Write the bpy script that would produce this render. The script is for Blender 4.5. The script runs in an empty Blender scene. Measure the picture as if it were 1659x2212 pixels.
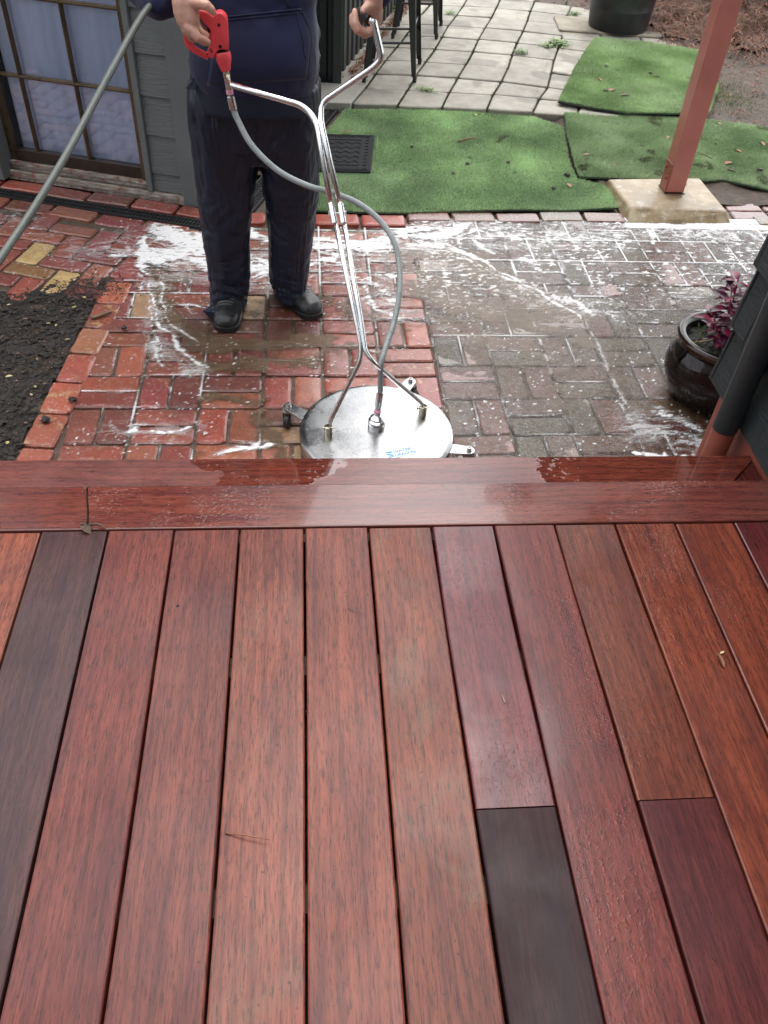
import bpy, bmesh, math, random
import numpy as np
from mathutils import Vector, Matrix
from mathutils.bvhtree import BVHTree
random.seed(7); np.random.seed(7)
S = bpy.context.scene
COL = S.collection
# ------------------------------------------------------------------ camera
FPX, CXY = 1804.33, (829.5, 1106.0)          # focal length in units of a 1659 x 2212 frame
PITCH, YAW, ROLL, CAMH = 0.776538, -0.1203161, 0.0721658, 1.3669
def cam_axes():
    cp, sp = math.cos(PITCH), math.sin(PITCH)
    f = Vector((0, cp, -sp)); u = Vector((0, sp, cp)); r = Vector((1, 0, 0))
    Z = Matrix.Rotation(YAW, 3, 'Z'); f, u, r = Z @ f, Z @ u, Z @ r
    c, s = math.cos(ROLL), math.sin(ROLL)
    return c * r + s * u, -s * r + c * u, f
CR, CU, CF = cam_axes()
EYE = Vector((0, 0, CAMH))
cam = bpy.data.cameras.new('camera'); camo = bpy.data.objects.new('camera', cam); COL.objects.link(camo)
camo.matrix_world = Matrix(((CR.x, CU.x, -CF.x, 0), (CR.y, CU.y, -CF.y, 0), (CR.z, CU.z, -CF.z, CAMH), (0, 0, 0, 1)))
cam.sensor_fit = 'VERTICAL'; cam.sensor_height = 24; cam.lens = 24 * FPX / 2212
cam.clip_start = 0.02; cam.clip_end = 300
S.camera = camo
# ------------------------------------------------------------------ light: bright overcast
SUN_EL, SUN_AZ = math.radians(66), math.radians(12)   # azimuth from +Y towards +X
w = bpy.data.worlds.new('World'); S.world = w; w.use_nodes = True
nt = w.node_tree; nt.nodes.clear()
sky = nt.nodes.new('ShaderNodeTexSky'); sky.sky_type = 'NISHITA'; sky.sun_disc = False
sky.sun_elevation = SUN_EL; sky.sun_rotation = SUN_AZ; sky.dust_density = 3.0; sky.air_density = 1.0
hs = nt.nodes.new('ShaderNodeHueSaturation'); hs.inputs['Saturation'].default_value = 0.22
bg = nt.nodes.new('ShaderNodeBackground'); bg.inputs['Strength'].default_value = 0.15
wo = nt.nodes.new('ShaderNodeOutputWorld')
nt.links.new(sky.outputs[0], hs.inputs['Color']); nt.links.new(hs.outputs[0], bg.inputs[0]); nt.links.new(bg.outputs[0], wo.inputs[0])
sl = bpy.data.lights.new('sun', 'SUN'); sl.energy = 1.0; sl.angle = math.radians(125); sl.color = (1, .97, .92)
so = bpy.data.objects.new('sun', sl); COL.objects.link(so)
sd = Vector((math.sin(SUN_AZ) * math.cos(SUN_EL), math.cos(SUN_AZ) * math.cos(SUN_EL), math.sin(SUN_EL)))
so.rotation_euler = (-sd).to_track_quat('-Z', 'Y').to_euler()
S.view_settings.view_transform = 'Standard'; S.view_settings.look = 'None'
S.view_settings.gamma = 1; S.view_settings.exposure = 1.45
# ------------------------------------------------------------------ helpers
PZ = -0.45                                   # patio level (deck top = 0)
def ray(px, py): return CR * ((px - CXY[0]) / FPX) - CU * ((py - CXY[1]) / FPX) + CF
def W(px, py, z=PZ):
    d = ray(px, py); t = (CAMH - z) / -d.z; return EYE + d * t
def P(px, py, Y):
    d = ray(px, py); return EYE + d * (Y / d.y)
def c1(x, y): return (x / 2.2114 / 1.507, y / 2.2114 / 1.507)
def c2(x, y): return ((500 + x / 2.011) / 1.507, y / 2.011 / 1.507)
def c3(x, y): return ((1000 + x / 2.0738) / 1.507, y / 2.0738 / 1.507)
def c4(x, y): return ((1700 + x / 2.0738) / 1.507, y / 2.0738 / 1.507)
def c5(x, y): return (x / 1.843 / 1.507, (700 + y / 1.843) / 1.507)
def c6(x, y): return ((850 + x / 2.0738) / 1.507, (1050 + y / 2.0738) / 1.507)
def c7(x, y): return ((1300 + x / 2.0738) / 1.507, (650 + y / 2.0738) / 1.507)
def c8(x, y): return ((1900 + x / 2.2117) / 1.507, (800 + y / 2.2117) / 1.507)
def g1(x, y): return ((520 + x / 5.53) / 1.507, y / 5.53 / 1.507)
def g2(x, y): return ((1050 + x / 5.53) / 1.507, y / 5.53 / 1.507)

_pt = np.random.RandomState(3).permutation(512)
_gr = np.random.RandomState(4).randn(512, 3); _gr /= np.linalg.norm(_gr, axis=1)[:, None]
def noise3(p):
    p = np.asarray(p, float); i = np.floor(p).astype(int); f = p - i; u = f * f * f * (f * (f * 6 - 15) + 10)
    out = 0
    for dx in (0, 1):
        for dy in (0, 1):
            for dz in (0, 1):
                h = _pt[(_pt[(_pt[(i[..., 0] + dx) & 511] + i[..., 1] + dy) & 511] + i[..., 2] + dz) & 511]
                g = _gr[h]; d = f - np.array([dx, dy, dz])
                wt = (u[..., 0] if dx else 1 - u[..., 0]) * (u[..., 1] if dy else 1 - u[..., 1]) * (u[..., 2] if dz else 1 - u[..., 2])
                out = out + wt * (g * d).sum(-1)
    return out * 1.6
def fbm(p, o=4):
    p = np.asarray(p, float); a, s, r = 1, 1, 0
    for k in range(o): r = r + a * noise3(p * s + 17.3 * k); a *= .5; s *= 2.03
    return r
def f2(x, y, z=0.0, o=4): return fbm(np.stack([x, y, np.zeros_like(x) + z], -1), o)
def sstep(a, b, x): t = np.clip((x - a) / (b - a), 0, 1); return t * t * (3 - 2 * t)

class MB:
    def __init__(s): s.v = []; s.f = []; s.m = []; s.mi = 0
    def add(s, vs, fs):
        b = len(s.v); s.v += [tuple(v) for v in vs]; s.f += [tuple(i + b for i in f) for f in fs]; s.m += [s.mi] * len(fs)
    def box(s, lo, hi, M=None):
        x0, y0, z0 = lo; x1, y1, z1 = hi
        v = [Vector(c) for c in ((x0, y0, z0), (x1, y0, z0), (x1, y1, z0), (x0, y1, z0), (x0, y0, z1), (x1, y0, z1), (x1, y1, z1), (x0, y1, z1))]
        if M: v = [M @ c for c in v]
        s.add(v, [(0, 3, 2, 1), (4, 5, 6, 7), (0, 1, 5, 4), (1, 2, 6, 5), (2, 3, 7, 6), (3, 0, 4, 7)])
    def tube(s, pts, r, n=16, cap=True, flat=None):
        pts = [Vector(p) for p in pts]; m = len(pts)
        rr = r if hasattr(r, '__len__') else [r] * m
        t0 = (pts[1] - pts[0]).normalized()
        a = t0.cross(Vector((0, 0, 1)));  a = t0.cross(Vector((1, 0, 0))) if a.length < .1 else a
        a.normalize(); vs = []
        for i in range(m):
            t = (pts[min(i + 1, m - 1)] - pts[max(i - 1, 0)]).normalized()
            a = (a - t * a.dot(t)).normalized(); b = t.cross(a)
            ra, rb = rr[i] if hasattr(rr[i], '__len__') else (rr[i], rr[i])
            for k in range(n):
                th = 2 * math.pi * k / n; vs.append(pts[i] + a * ra * math.cos(th) + b * rb * math.sin(th))
        fs = [(i * n + k, i * n + (k + 1) % n, (i + 1) * n + (k + 1) % n, (i + 1) * n + k) for i in range(m - 1) for k in range(n)]
        if cap: fs += [tuple(range(n))[::-1], tuple((m - 1) * n + k for k in range(n))]
        s.add(vs, fs)
    def lathe(s, prof, c, n=48, axis=None):
        c = Vector(c); q = (axis.to_track_quat('Z', 'Y') if axis else None); vs = []
        for r, z in prof:
            for k in range(n):
                th = 2 * math.pi * k / n; v = Vector((r * math.cos(th), r * math.sin(th), z)); vs.append(c + (q @ v if q else v))
        m = len(prof)
        fs = [(i * n + k, i * n + (k + 1) % n, (i + 1) * n + (k + 1) % n, (i + 1) * n + k) for i in range(m - 1) for k in range(n)]
        fs += [tuple(range(n))[::-1], tuple((m - 1) * n + k for k in range(n))]
        s.add(vs, fs)
    def rings(s, rings, cap=True):
        n = len(rings[0]); m = len(rings); vs = [p for r in rings for p in r]
        fs = [(i * n + k, i * n + (k + 1) % n, (i + 1) * n + (k + 1) % n, (i + 1) * n + k) for i in range(m - 1) for k in range(n)]
        if cap: fs += [tuple(range(n))[::-1], tuple((m - 1) * n + k for k in range(n))]
        s.add(vs, fs)
    def prism(s, poly, ext):
        n = len(poly); e = Vector(ext); a = [Vector(p) for p in poly]
        s.add(a + [p + e for p in a], [tuple(range(n)), tuple(range(2 * n - 1, n - 1, -1))] + [(i, n + i, n + (i + 1) % n, (i + 1) % n) for i in range(n)])
    def build(s, name, mat, parent=None, smooth=False, bevel=0, bseg=2, fix=True, angle=None, attrs=None):
        me = bpy.data.meshes.new(name); me.from_pydata(s.v, [], s.f)
        for x in (mat if isinstance(mat, (list, tuple)) else [mat]): me.materials.append(x)
        if any(s.m): me.polygons.foreach_set('material_index', s.m)
        if fix:
            bm = bmesh.new(); bm.from_mesh(me); bmesh.ops.recalc_face_normals(bm, faces=bm.faces); bm.to_mesh(me); bm.free()
        if smooth:
            me.polygons.foreach_set('use_smooth', [True] * len(me.polygons))
            if angle is not None: me.set_sharp_from_angle(angle=angle)
        o = bpy.data.objects.new(name, me); COL.objects.link(o)
        if attrs:
            for k, a in attrs.items():
                a = np.asarray(a, np.float32)
                if a.ndim == 2: me.attributes.new(k, 'FLOAT_COLOR', 'POINT').data.foreach_set('color', a.ravel())
                else: me.attributes.new(k, 'FLOAT', 'POINT').data.foreach_set('value', a)
        if bevel:
            b = o.modifiers.new('bevel', 'BEVEL'); b.width = bevel; b.segments = bseg; b.limit_method = 'ANGLE'; b.angle_limit = math.radians(35)
            b.harden_normals = False
        if parent is not None: setpar(o, parent)
        return o
def setpar(o, p):
    o.parent = p; o.matrix_parent_inverse = Matrix.Translation(-p.location) if p.type == 'EMPTY' else Matrix.Identity(4)
def thing(name, label, cat, loc=(0, 0, 0), group=None):
    o = bpy.data.objects.new(name, None); o.empty_display_size = .05; COL.objects.link(o); o.location = loc
    o['label'] = label; o['category'] = cat
    if group: o['group'] = group
    return o
def tag(o, label=None, cat=None, group=None, kind=None):
    for k, v in (('label', label), ('category', cat), ('group', group), ('kind', kind)):
        if v: o[k] = v
    return o
def npmesh(name, V, F, mat, parent=None, smooth=True, attrs=None):
    me = bpy.data.meshes.new(name); V = np.asarray(V, np.float32); F = np.asarray(F, np.int32); k = F.shape[1]
    me.vertices.add(len(V)); me.vertices.foreach_set('co', V.ravel())
    me.loops.add(F.size); me.loops.foreach_set('vertex_index', F.ravel())
    me.polygons.add(len(F)); me.polygons.foreach_set('loop_start', np.arange(0, F.size, k, dtype=np.int32))
    me.polygons.foreach_set('loop_total', np.full(len(F), k, np.int32))
    me.polygons.foreach_set('use_smooth', np.full(len(F), smooth))
    me.update(calc_edges=True); me.validate(); me.materials.append(mat)
    for n, a in (attrs or {}).items():
        a = np.asarray(a, np.float32)
        if a.ndim == 2: me.attributes.new(n, 'FLOAT_COLOR', 'POINT').data.foreach_set('color', a.ravel())
        else: me.attributes.new(n, 'FLOAT', 'POINT').data.foreach_set('value', a)
    o = bpy.data.objects.new(name, me); COL.objects.link(o)
    if parent is not None: setpar(o, parent)
    return o
def gridmesh(name, x0, x1, y0, y1, step, zf, mat, keep=None, attrs=None):
    xs = np.arange(x0, x1 + step / 2, step); ys = np.arange(y0, y1 + step / 2, step); X, Y = np.meshgrid(xs, ys); nx = len(xs)
    Z = zf(X, Y); i = np.arange(len(ys) - 1)[:, None] * nx + np.arange(nx - 1)[None]
    F = np.stack([i, i + 1, i + nx + 1, i + nx], -1).reshape(-1, 4)
    at = attrs(X, Y) if attrs else {}
    if keep is not None:
        K = keep(X, Y).ravel(); F = F[K[F].all(1)]
        used = np.zeros(X.size, bool); used[F.ravel()] = True; idx = np.cumsum(used) - 1; F = idx[F]
    else: used = np.ones(X.size, bool)
    V = np.stack([X.ravel(), Y.ravel(), Z.ravel()], -1)[used]
    at = {k: (a.reshape(-1, 4)[used] if a.ndim == 3 else a.ravel()[used]) for k, a in at.items()}
    return npmesh(name, V, F, mat, attrs=at)
def inpoly(X, Y, poly):
    r = np.zeros(X.shape, bool); n = len(poly)
    for i in range(n):
        x1, y1 = poly[i]; x2, y2 = poly[(i + 1) % n]
        if y1 == y2: continue
        r ^= ((y1 > Y) != (y2 > Y)) & (X < (x2 - x1) * (Y - y1) / (y2 - y1) + x1)
    return r
def polydist(X, Y, pts):
    d = np.full(X.shape, 1e9)
    for (x1, y1), (x2, y2) in zip(pts[:-1], pts[1:]):
        dx, dy = x2 - x1, y2 - y1; t = np.clip(((X - x1) * dx + (Y - y1) * dy) / (dx * dx + dy * dy + 1e-12), 0, 1)
        d = np.minimum(d, np.hypot(X - x1 - t * dx, Y - y1 - t * dy))
    return d
def smoothpath(pts, k=8):
    p = [Vector(a) for a in pts]; p = [p[0] * 2 - p[1]] + p + [p[-1] * 2 - p[-2]]; out = []
    for i in range(1, len(p) - 2):
        for j in range(k):
            t = j / k; a, b, c, d = p[i - 1:i + 3]
            out.append(.5 * ((2 * b) + (c - a) * t + (2 * a - 5 * b + 4 * c - d) * t * t + (3 * b - a - 3 * c + d) * t ** 3))
    return out + [p[-2]]
def fillet(pts, r, k=8):
    p = [Vector(a) for a in pts]; out = [p[0]]
    for i in range(1, len(p) - 1):
        a, b, c = p[i - 1], p[i], p[i + 1]; u = (a - b); v = (c - b); q = min(r, u.length * .48, v.length * .48)
        s, e = b + u.normalized() * q, b + v.normalized() * q
        for j in range(k + 1):
            t = j / k; out.append(s * (1 - t) ** 2 + b * 2 * t * (1 - t) + e * t * t)
    return out + [p[-1]]
# ------------------------------------------------------------------ materials
class NT:
    def __init__(s, name):
        s.m = bpy.data.materials.new(name); s.m.use_nodes = True; s.t = s.m.node_tree; s.b = s.t.nodes['Principled BSDF']; s.o = s.t.nodes['Material Output']
    def n(s, typ, ins=None, **kw):
        x = s.t.nodes.new(typ)
        for k, v in kw.items(): setattr(x, k, v)
        for k, v in (ins or {}).items(): s.set(x, k, v)
        return x
    def set(s, x, k, v):
        if isinstance(v, bpy.types.NodeSocket): s.t.links.new(v, x.inputs[k])
        else:
            if isinstance(v, tuple) and len(v) == 3 and x.inputs[k].type == 'RGBA': v = (*v, 1)
            x.inputs[k].default_value = v
    def P(s, **kw):
        for k, v in kw.items(): s.set(s.b, k.replace('_', ' '), v)
    def coord(s, scale=(1, 1, 1), loc=(0, 0, 0), rot=(0, 0, 0)):
        c = s.n('ShaderNodeTexCoord'); return s.n('ShaderNodeMapping', {'Vector': c.outputs['Object'], 'Scale': scale, 'Location': loc, 'Rotation': rot}).outputs[0]
    def noise(s, vec, scale, detail=4, rough=.55, dist=0):
        return s.n('ShaderNodeTexNoise', {'Vector': vec, 'Scale': scale, 'Detail': detail, 'Roughness': rough, 'Distortion': dist}).outputs['Fac']
    def ramp(s, fac, stops, interp='LINEAR'):
        r = s.n('ShaderNodeValToRGB', {'Fac': fac}); e = r.color_ramp; e.interpolation = interp
        while len(e.elements) < len(stops): e.elements.new(.5)
        for el, (p, c) in zip(e.elements, stops): el.position = p; el.color = (c, c, c, 1) if isinstance(c, (int, float)) else (*c, 1)
        return r.outputs[0]
    def mix(s, f, a, b, typ='MIX'):
        x = s.n('ShaderNodeMix', data_type='RGBA', blend_type=typ); s.set(x, 0, f); s.set(x, 6, a if not isinstance(a, tuple) else (*a, 1)); s.set(x, 7, b if not isinstance(b, tuple) else (*b, 1)); return x.outputs[2]
    def math(s, op, a, b=0, clamp=False):
        x = s.n('ShaderNodeMath', operation=op, use_clamp=clamp); s.set(x, 0, a); s.set(x, 1, b); return x.outputs[0]
    def map(s, v, a, b, c, d): return s.n('ShaderNodeMapRange', {'Value': v, 'From Min': a, 'From Max': b, 'To Min': c, 'To Max': d}).outputs[0]
    def attr(s, name, col=False):
        x = s.n('ShaderNodeAttribute', attribute_name=name); return x.outputs['Color' if col else 'Fac']
    def bump(s, h, st=.3, dist=.01, normal=None):
        b = s.n('ShaderNodeBump', {'Height': h, 'Strength': st, 'Distance': dist})
        if normal is not None: s.set(b, 'Normal', normal)
        return b.outputs[0]
def simple(name, col, rough=.5, metal=0, var=.15, scale=20, bump=0, bscale=200, spec=None, coat=0):
    t = NT(name); c = t.coord(); n = t.noise(c, scale, 5)
    lo = tuple(x * (1 - var) for x in col); hi = tuple(min(1, x * (1 + var)) for x in col)
    t.P(Base_Color=t.ramp(n, [(.3, lo), (.7, hi)]), Metallic=metal, Roughness=t.map(n, .3, .7, rough * .85, min(1, rough * 1.15)))
    if coat: t.P(Coat_Weight=coat, Coat_Roughness=.05)
    if bump: t.P(Normal=t.bump(t.noise(c, bscale, 3), bump, .004))
    return t.m
def wood(name, c_lo, c_hi, seed, axis='Y', wet=.5, streak=None, dark=(.02, .008, .008), rough=(.2, .42), stain=0.5, dk=.66, coat=0, pools=None, spec=.5):
    c_lo = (c_lo[0] * dk * 1.05, c_lo[1] * dk * .92, c_lo[2] * dk); c_hi = (c_hi[0] * dk * 1.24, c_hi[1] * dk * 1.02, c_hi[2] * dk * .98)
    t = NT(name); sc = (1, .035, 1) if axis == 'Y' else (.035, 1, 1)
    loc = (seed * 3.1, seed * 1.7, seed)
    c = t.coord(sc, loc); cf = t.coord((1, .085, 1) if axis == 'Y' else (.085, 1, 1), loc); ci = t.coord((1, 1, 1), loc); cm = t.coord((1, .3, 1) if axis == 'Y' else (.3, 1, 1), loc)
    a = t.noise(c, 42, 6, .6, .5); b = t.noise(cm, 7, 4, .6, 1.2)
    st2 = t.noise(t.coord((1, .05, 1) if axis == 'Y' else (.05, 1, 1), loc), 210, 3, .6, .3); f = t.math('ADD', t.math('ADD', t.math('MULTIPLY', a, .38), t.math('MULTIPLY', b, .42)), t.math('MULTIPLY', st2, .34))
    col = t.mix(t.map(f, .45, .66, 0, 1), c_lo, c_hi); col = t.mix(t.map(t.noise(t.coord((1, .12, 1) if axis == 'Y' else (.12, 1, 1), loc), 24, 4, .6, .8), .50, .66, 0, .5), col, tuple(x * y for x, y in zip(c_lo, (.72, .70, 1.1)))); kn = t.n('ShaderNodeTexWave', {'Vector': t.coord((1, .10, 1) if axis == 'Y' else (.10, 1, 1), loc), 'Scale': 14.0, 'Distortion': 9.0, 'Detail': 3.0, 'Detail Scale': 1.4}, bands_direction='X' if axis == 'Y' else 'Y').outputs['Fac']; col = t.mix(t.map(kn, .0, .35, .30, 0), col, dark)
    fine = t.noise(cf, 380, 3, .75)
    if streak: col = t.mix(t.math('MULTIPLY', t.map(t.noise(cm, 5.5, 5, .65, 1.5), .52, .68, 0, 1), t.map(fine, .40, .62, .15, .8)), col, streak)
    grey = t.map(t.noise(ci, 5, 4, .6), .52, .72, 0, stain)
    col = t.mix(grey, col, t.mix(.5, tuple(x * .5 for x in c_lo), (.09, .06, .065)))
    pores = t.map(fine, .50, .64, 0, .72)
    col = t.mix(pores, col, dark)
    fleck = t.map(t.noise(ci, 110, 2, .5), .70, .74, 0, .7); col = t.mix(fleck, col, (.015, .01, .01))
    wetn = t.map(t.noise(ci, 3.2, 4, .6), .40, .60, 0, 1)
    t.P(Base_Color=col, Roughness=t.map(wetn, 0, 1, rough[1], rough[0]))
    h = t.math('ADD', t.math('MULTIPLY', fine, .5), t.math('MULTIPLY', a, .5))
    drops = t.noise(ci, 120, 2, .5, .6)
    if pools:
        sx = t.n('ShaderNodeSeparateXYZ', {'Vector': t.n('ShaderNodeTexCoord').outputs['Object']}); m_ = 0.0
        wob = t.math('ADD', t.math('MULTIPLY', t.math('SUBTRACT', t.noise(ci, 11, 4, .65), .5), .22), t.math('MULTIPLY', t.map(t.noise(ci, 75, 2), .62, .68, 0, 1), -.12))
        for xc, hw_, ky in pools:
            d_ = t.math('SUBTRACT', t.math('ADD', hw_, t.math('MULTIPLY', t.math('SUBTRACT', sx.outputs[1], 1.555), ky)), t.math('ABSOLUTE', t.math('SUBTRACT', sx.outputs[0], xc)))
            m_ = t.math('MAXIMUM', m_, t.map(t.math('ADD', d_, wob), -.002, .004, 0, 1))
        t.P(Base_Color=t.mix(m_, col, t.mix(1.0, col, (.80, .62, .50), 'MULTIPLY')), Roughness=t.math('ADD', t.math('MULTIPLY', t.map(wetn, 0, 1, rough[1], rough[0]), t.math('SUBTRACT', 1, m_)), t.math('MULTIPLY', m_, .035)))
        t.P(Normal=t.bump(t.math('ADD', t.math('MULTIPLY', h, t.math('SUBTRACT', 1, m_)), t.math('MULTIPLY', m_, 1.2)), .25, .0015), Coat_Weight=t.map(m_, 0, 1, coat, .9), Coat_Roughness=t.map(m_, 0, 1, .22, .02)); return t.m
    n1 = t.bump(h, .22, .0012); dw = t.math('MULTIPLY', t.map(drops, .56, .66, 0, 1), t.map(t.noise(ci, 4.5, 3), .48, .62, .1, 1)); n2 = t.bump(dw, .06 + .45 * wet * (wet > .5), .0012, n1)
    t.P(Normal=n2, Coat_Weight=t.map(wetn, 0, 1, coat, max(coat, .06 + .34 * wet * (wet > .3))), Coat_Roughness=.10 if not coat else .05, Specular_IOR_Level=spec)
    return t.m
M = {}
M['chrome'] = NT('chrome'); t = M['chrome']; c = t.coord(); t.P(Base_Color=(.86, .86, .86), Metallic=1.0, Roughness=t.map(t.noise(c, 60, 3), .4, .7, .07, .2), Normal=t.bump(t.map(t.noise(c, 420, 2), .55, .7, 0, 1), .25, .001)); M['chrome'] = t.m
t = NT('brushed_steel'); c = t.coord(); n = t.noise(c, 9, 5, .6); dr = t.noise(t.coord((1, 1.5, 1)), 170, 3, .6, .6)
t.P(Base_Color=t.ramp(n, [(.3, (.31, .315, .32)), (.7, (.47, .475, .48))]), Metallic=1.0, Roughness=t.map(t.noise(c, 12, 4), .35, .65, .18, .36), Normal=t.bump(dr, .22, .002)); M['steel'] = t.m
M['steel_dull'] = simple('dull_steel', (.45, .44, .42), .32, 1, .15, 60, .1)
M['brass'] = simple('nickel_brass', (.62, .55, .42), .25, 1, .1, 60)
M['rubber'] = simple('black_rubber', (.018, .018, .019), .5, 0, .3, 60, .15)
M['mat'] = simple('doormat_rubber', (.006, .007, .009), 1.0, 0, .3, 60, .2)
M['boot'] = simple('boot_rubber', (.013, .014, .015), .38, 0, .4, 40, .25, 160)
M['red'] = simple('red_plastic', (.78, .07, .085), .42, 0, .1, 30, .05)
M['black'] = simple('black_hole', (.008, .008, .008), .6)
M['pink'] = simple('pink_tape', (.75, .33, .45), .5)
M['white'] = simple('sticker_white', (.75, .8, .82), .4, 0, .04)
M['blue'] = simple('sticker_blue', (.03, .2, .55), .4)
M['hose'] = simple('grey_hose', (.27, .30, .30), .38, 0, .12, 40, .12, 300)
M['hose2'] = simple('supply_hose', (.085, .097, .088), .42, 0, .15, 30, .2, 260)
M['hosetext'] = simple('hose_print', (.62, .64, .62), .5)
t = NT('skin'); c = t.coord(); n = t.noise(c, 28, 5, .6); t.P(Base_Color=t.ramp(n, [(.3, (.50, .24, .18)), (.5, (.56, .31, .235)), (.7, (.62, .38, .30))]), Roughness=.45, Subsurface_Weight=.12, Subsurface_Radius=(.01, .004, .002), Subsurface_Scale=.4, Normal=t.bump(t.noise(c, 160, 4), .25, .002)); M['skin'] = t.m
M['nail'] = simple('nail', (.68, .45, .40), .3)
M['hair'] = simple('hair', (.06, .04, .025), .5, 0, .4, 120, .4, 300)
t = NT('hoodie_cloth'); c = t.coord(); n = t.noise(c, 4, 5, .6); t.P(Base_Color=t.ramp(n, [(.3, (.007, .009, .038)), (.7, (.012, .015, .060))]), Roughness=.85, Sheen_Weight=.12, Sheen_Roughness=.4, Normal=t.bump(t.noise(c, 700, 2), .2, .001)); M['hoodie'] = t.m
t = NT('rib_cloth'); c = t.coord((1, 1, .02)); t.P(Base_Color=(.008, .012, .028), Roughness=.85, Normal=t.bump(t.noise(c, 420, 1), .6, .002)); M['rib'] = t.m
t = NT('rain_trousers'); c = t.coord(); n = t.noise(c, 6, 5, .6); c2_ = t.coord((1, 1, .35)); cr = t.math('ADD', t.math('ABSOLUTE', t.math('SUBTRACT', t.noise(c2_, 9, 2, .5, 1.0), .5)), t.math('MULTIPLY', t.math('ABSOLUTE', t.math('SUBTRACT', t.noise(t.coord((1, 1, .8)), 22, 2, .5, .8), .5)), .5)); sp = t.map(t.noise(c, 120, 2), .70, .74, 0, .5)
t.P(Base_Color=t.mix(t.math('MULTIPLY', sp, .4), t.ramp(n, [(.3, (.005, .009, .022)), (.7, (.009, .015, .036))]), (.12, .12, .12)), Roughness=.5, Specular_IOR_Level=.5, Normal=t.bump(t.math('ABSOLUTE', t.math('SUBTRACT', t.noise(t.coord((1, 1, .13)), 16, 2, .5, .6), .5)), .9, .03, t.bump(cr, .25, .012)) if True else t.bump(cr, .4, .02, t.bump(t.noise(c, 500, 2), .08, .001))); M['trouser'] = t.m
# house paint
def paint(name, col, rough=.45, grain=False, bumps=.25):
    t = NT(name); c = t.coord(); n = t.noise(c, 5, 5, .6); f = t.noise(c, 90, 3)
    base = t.ramp(n, [(.3, tuple(x * .88 for x in col)), (.7, tuple(x * 1.1 for x in col))])
    dirt = t.map(t.noise(c, 55, 4, .7), .68, .76, 0, .35); base = t.mix(dirt, base, (.3, .28, .24))
    t.P(Base_Color=base, Roughness=rough)
    if grain:
        g = t.coord((.12, .12, 1)); w_ = t.noise(g, 85, 4, .6, 1.8); t.P(Normal=t.bump(w_, .8, .006))
    else: t.P(Normal=t.bump(f, bumps, .002))
    return t.m
M['wallpaint'] = paint('grey_wall_paint', (.115, .127, .127)); M['siding'] = paint('grey_grained_siding', (.11, .122, .12), .5, True)
M['darkpaint'] = paint('charcoal_paint', (.016, .022, .024), .4); M['darkshingle'] = paint('charcoal_shingle', (.018, .024, .026), .45, True)
M['redpaint'] = paint('red_oxide_paint', (.27, .075, .052), .35, False, .3)
M['postpaint'] = paint('red_post_paint', (.44, .15, .115), .30, False, .08)
M['fence'] = paint('fence_steel', (.022, .026, .028), .4, False, .05)
M['stool'] = paint('stool_metal', (.016, .018, .02), .35, False, .1)
M['frame'] = simple('bronze_frame', (.12, .085, .05), .3, .6, .3, 12, .1)
M['rail'] = simple('dark_bronze_rail', (.035, .024, .017), .35, .3, .3, 20, .1)
t = NT('weathered_timber'); c = t.coord((.05, 1, 1), rot=(0, 0, 0.296)); n = t.noise(c, 60, 5, .65); n2 = t.noise(t.coord(), 25, 4)
t.P(Base_Color=t.mix(t.map(n2, .54, .62, 0, .8), t.ramp(n, [(.3, (.10, .08, .065)), (.5, (.26, .22, .18)), (.7, (.50, .46, .40))]), (.20, .05, .04)), Roughness=.7, Normal=t.bump(n, .6, .004)); M['sill'] = t.m
t = NT('glass_pane'); gl = t.n('ShaderNodeBsdfGlossy', {'Color': (.9, .93, 1, 1), 'Roughness': .02}); tr = t.n('ShaderNodeBsdfTransparent', {'Color': (.90, .92, .97, 1)}); fr = t.n('ShaderNodeFresnel', {'IOR': 1.45})
mx = t.n('ShaderNodeMixShader', {0: t.math('ADD', fr.outputs[0], .03), 1: tr.outputs[0], 2: gl.outputs[0]}); t.t.links.new(mx.outputs[0], t.o.inputs[0])
t.set(gl, 'Normal', t.bump(t.noise(t.coord((1, 1, .5)), 3, 2), .05, .02)); M['glass'] = t.m
t = NT('curtain_cloth'); c = t.coord(); n = t.noise(t.coord((1, 1, .25)), 7, 5, .6, .8); t.P(Base_Color=t.ramp(n, [(.3, (.68, .74, .84)), (.7, (.88, .91, .96))]), Roughness=.9, Normal=t.bump(t.noise(c, 25, 4), .3, .01)); M['curtain'] = t.m
M['dark'] = simple('dark_interior', (.01, .012, .02), .9)
M['plastic'] = simple('black_tub_plastic', (.016, .018, .02), .45, 0, .4, 9, .3, 60)
t = NT('glazed_pot'); c = t.coord(); n = t.noise(c, 14, 4); t.P(Base_Color=t.ramp(n, [(.35, (.004, .003, .003)), (.7, (.014, .006, .005))]), Roughness=.08, Specular_IOR_Level=.35, Coat_Weight=.15, Coat_Roughness=.03, Normal=t.bump(t.map(t.noise(c, 160, 2), .6, .72, 0, 1), .25, .001)); M['glaze'] = t.m
M['rimglaze'] = simple('rim_glaze', (.05, .014, .008), .1, 0, .4, 20, 0, coat=.5)
M['stem'] = simple('magenta_stem', (.30, .01, .09), .35); M['stake'] = simple('cane_stake', (.42, .27, .13), .6, 0, .3, 60)
t = NT('iresine_leaf'); c = t.coord(); n = t.noise(c, 45, 3); t.P(Base_Color=t.ramp(n, [(.44, (.030, .006, .020)), (.60, (.22, .010, .045))]), Roughness=.35, Normal=t.bump(t.noise(c, 200, 2), .3, .002)); M['leaf'] = t.m
M['weed'] = simple('weed_green', (.10, .17, .03), .5, 0, .4, 30); M['yellowleaf'] = simple('yellow_leaf', (.42, .38, .12), .6, 0, .3, 40)
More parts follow.
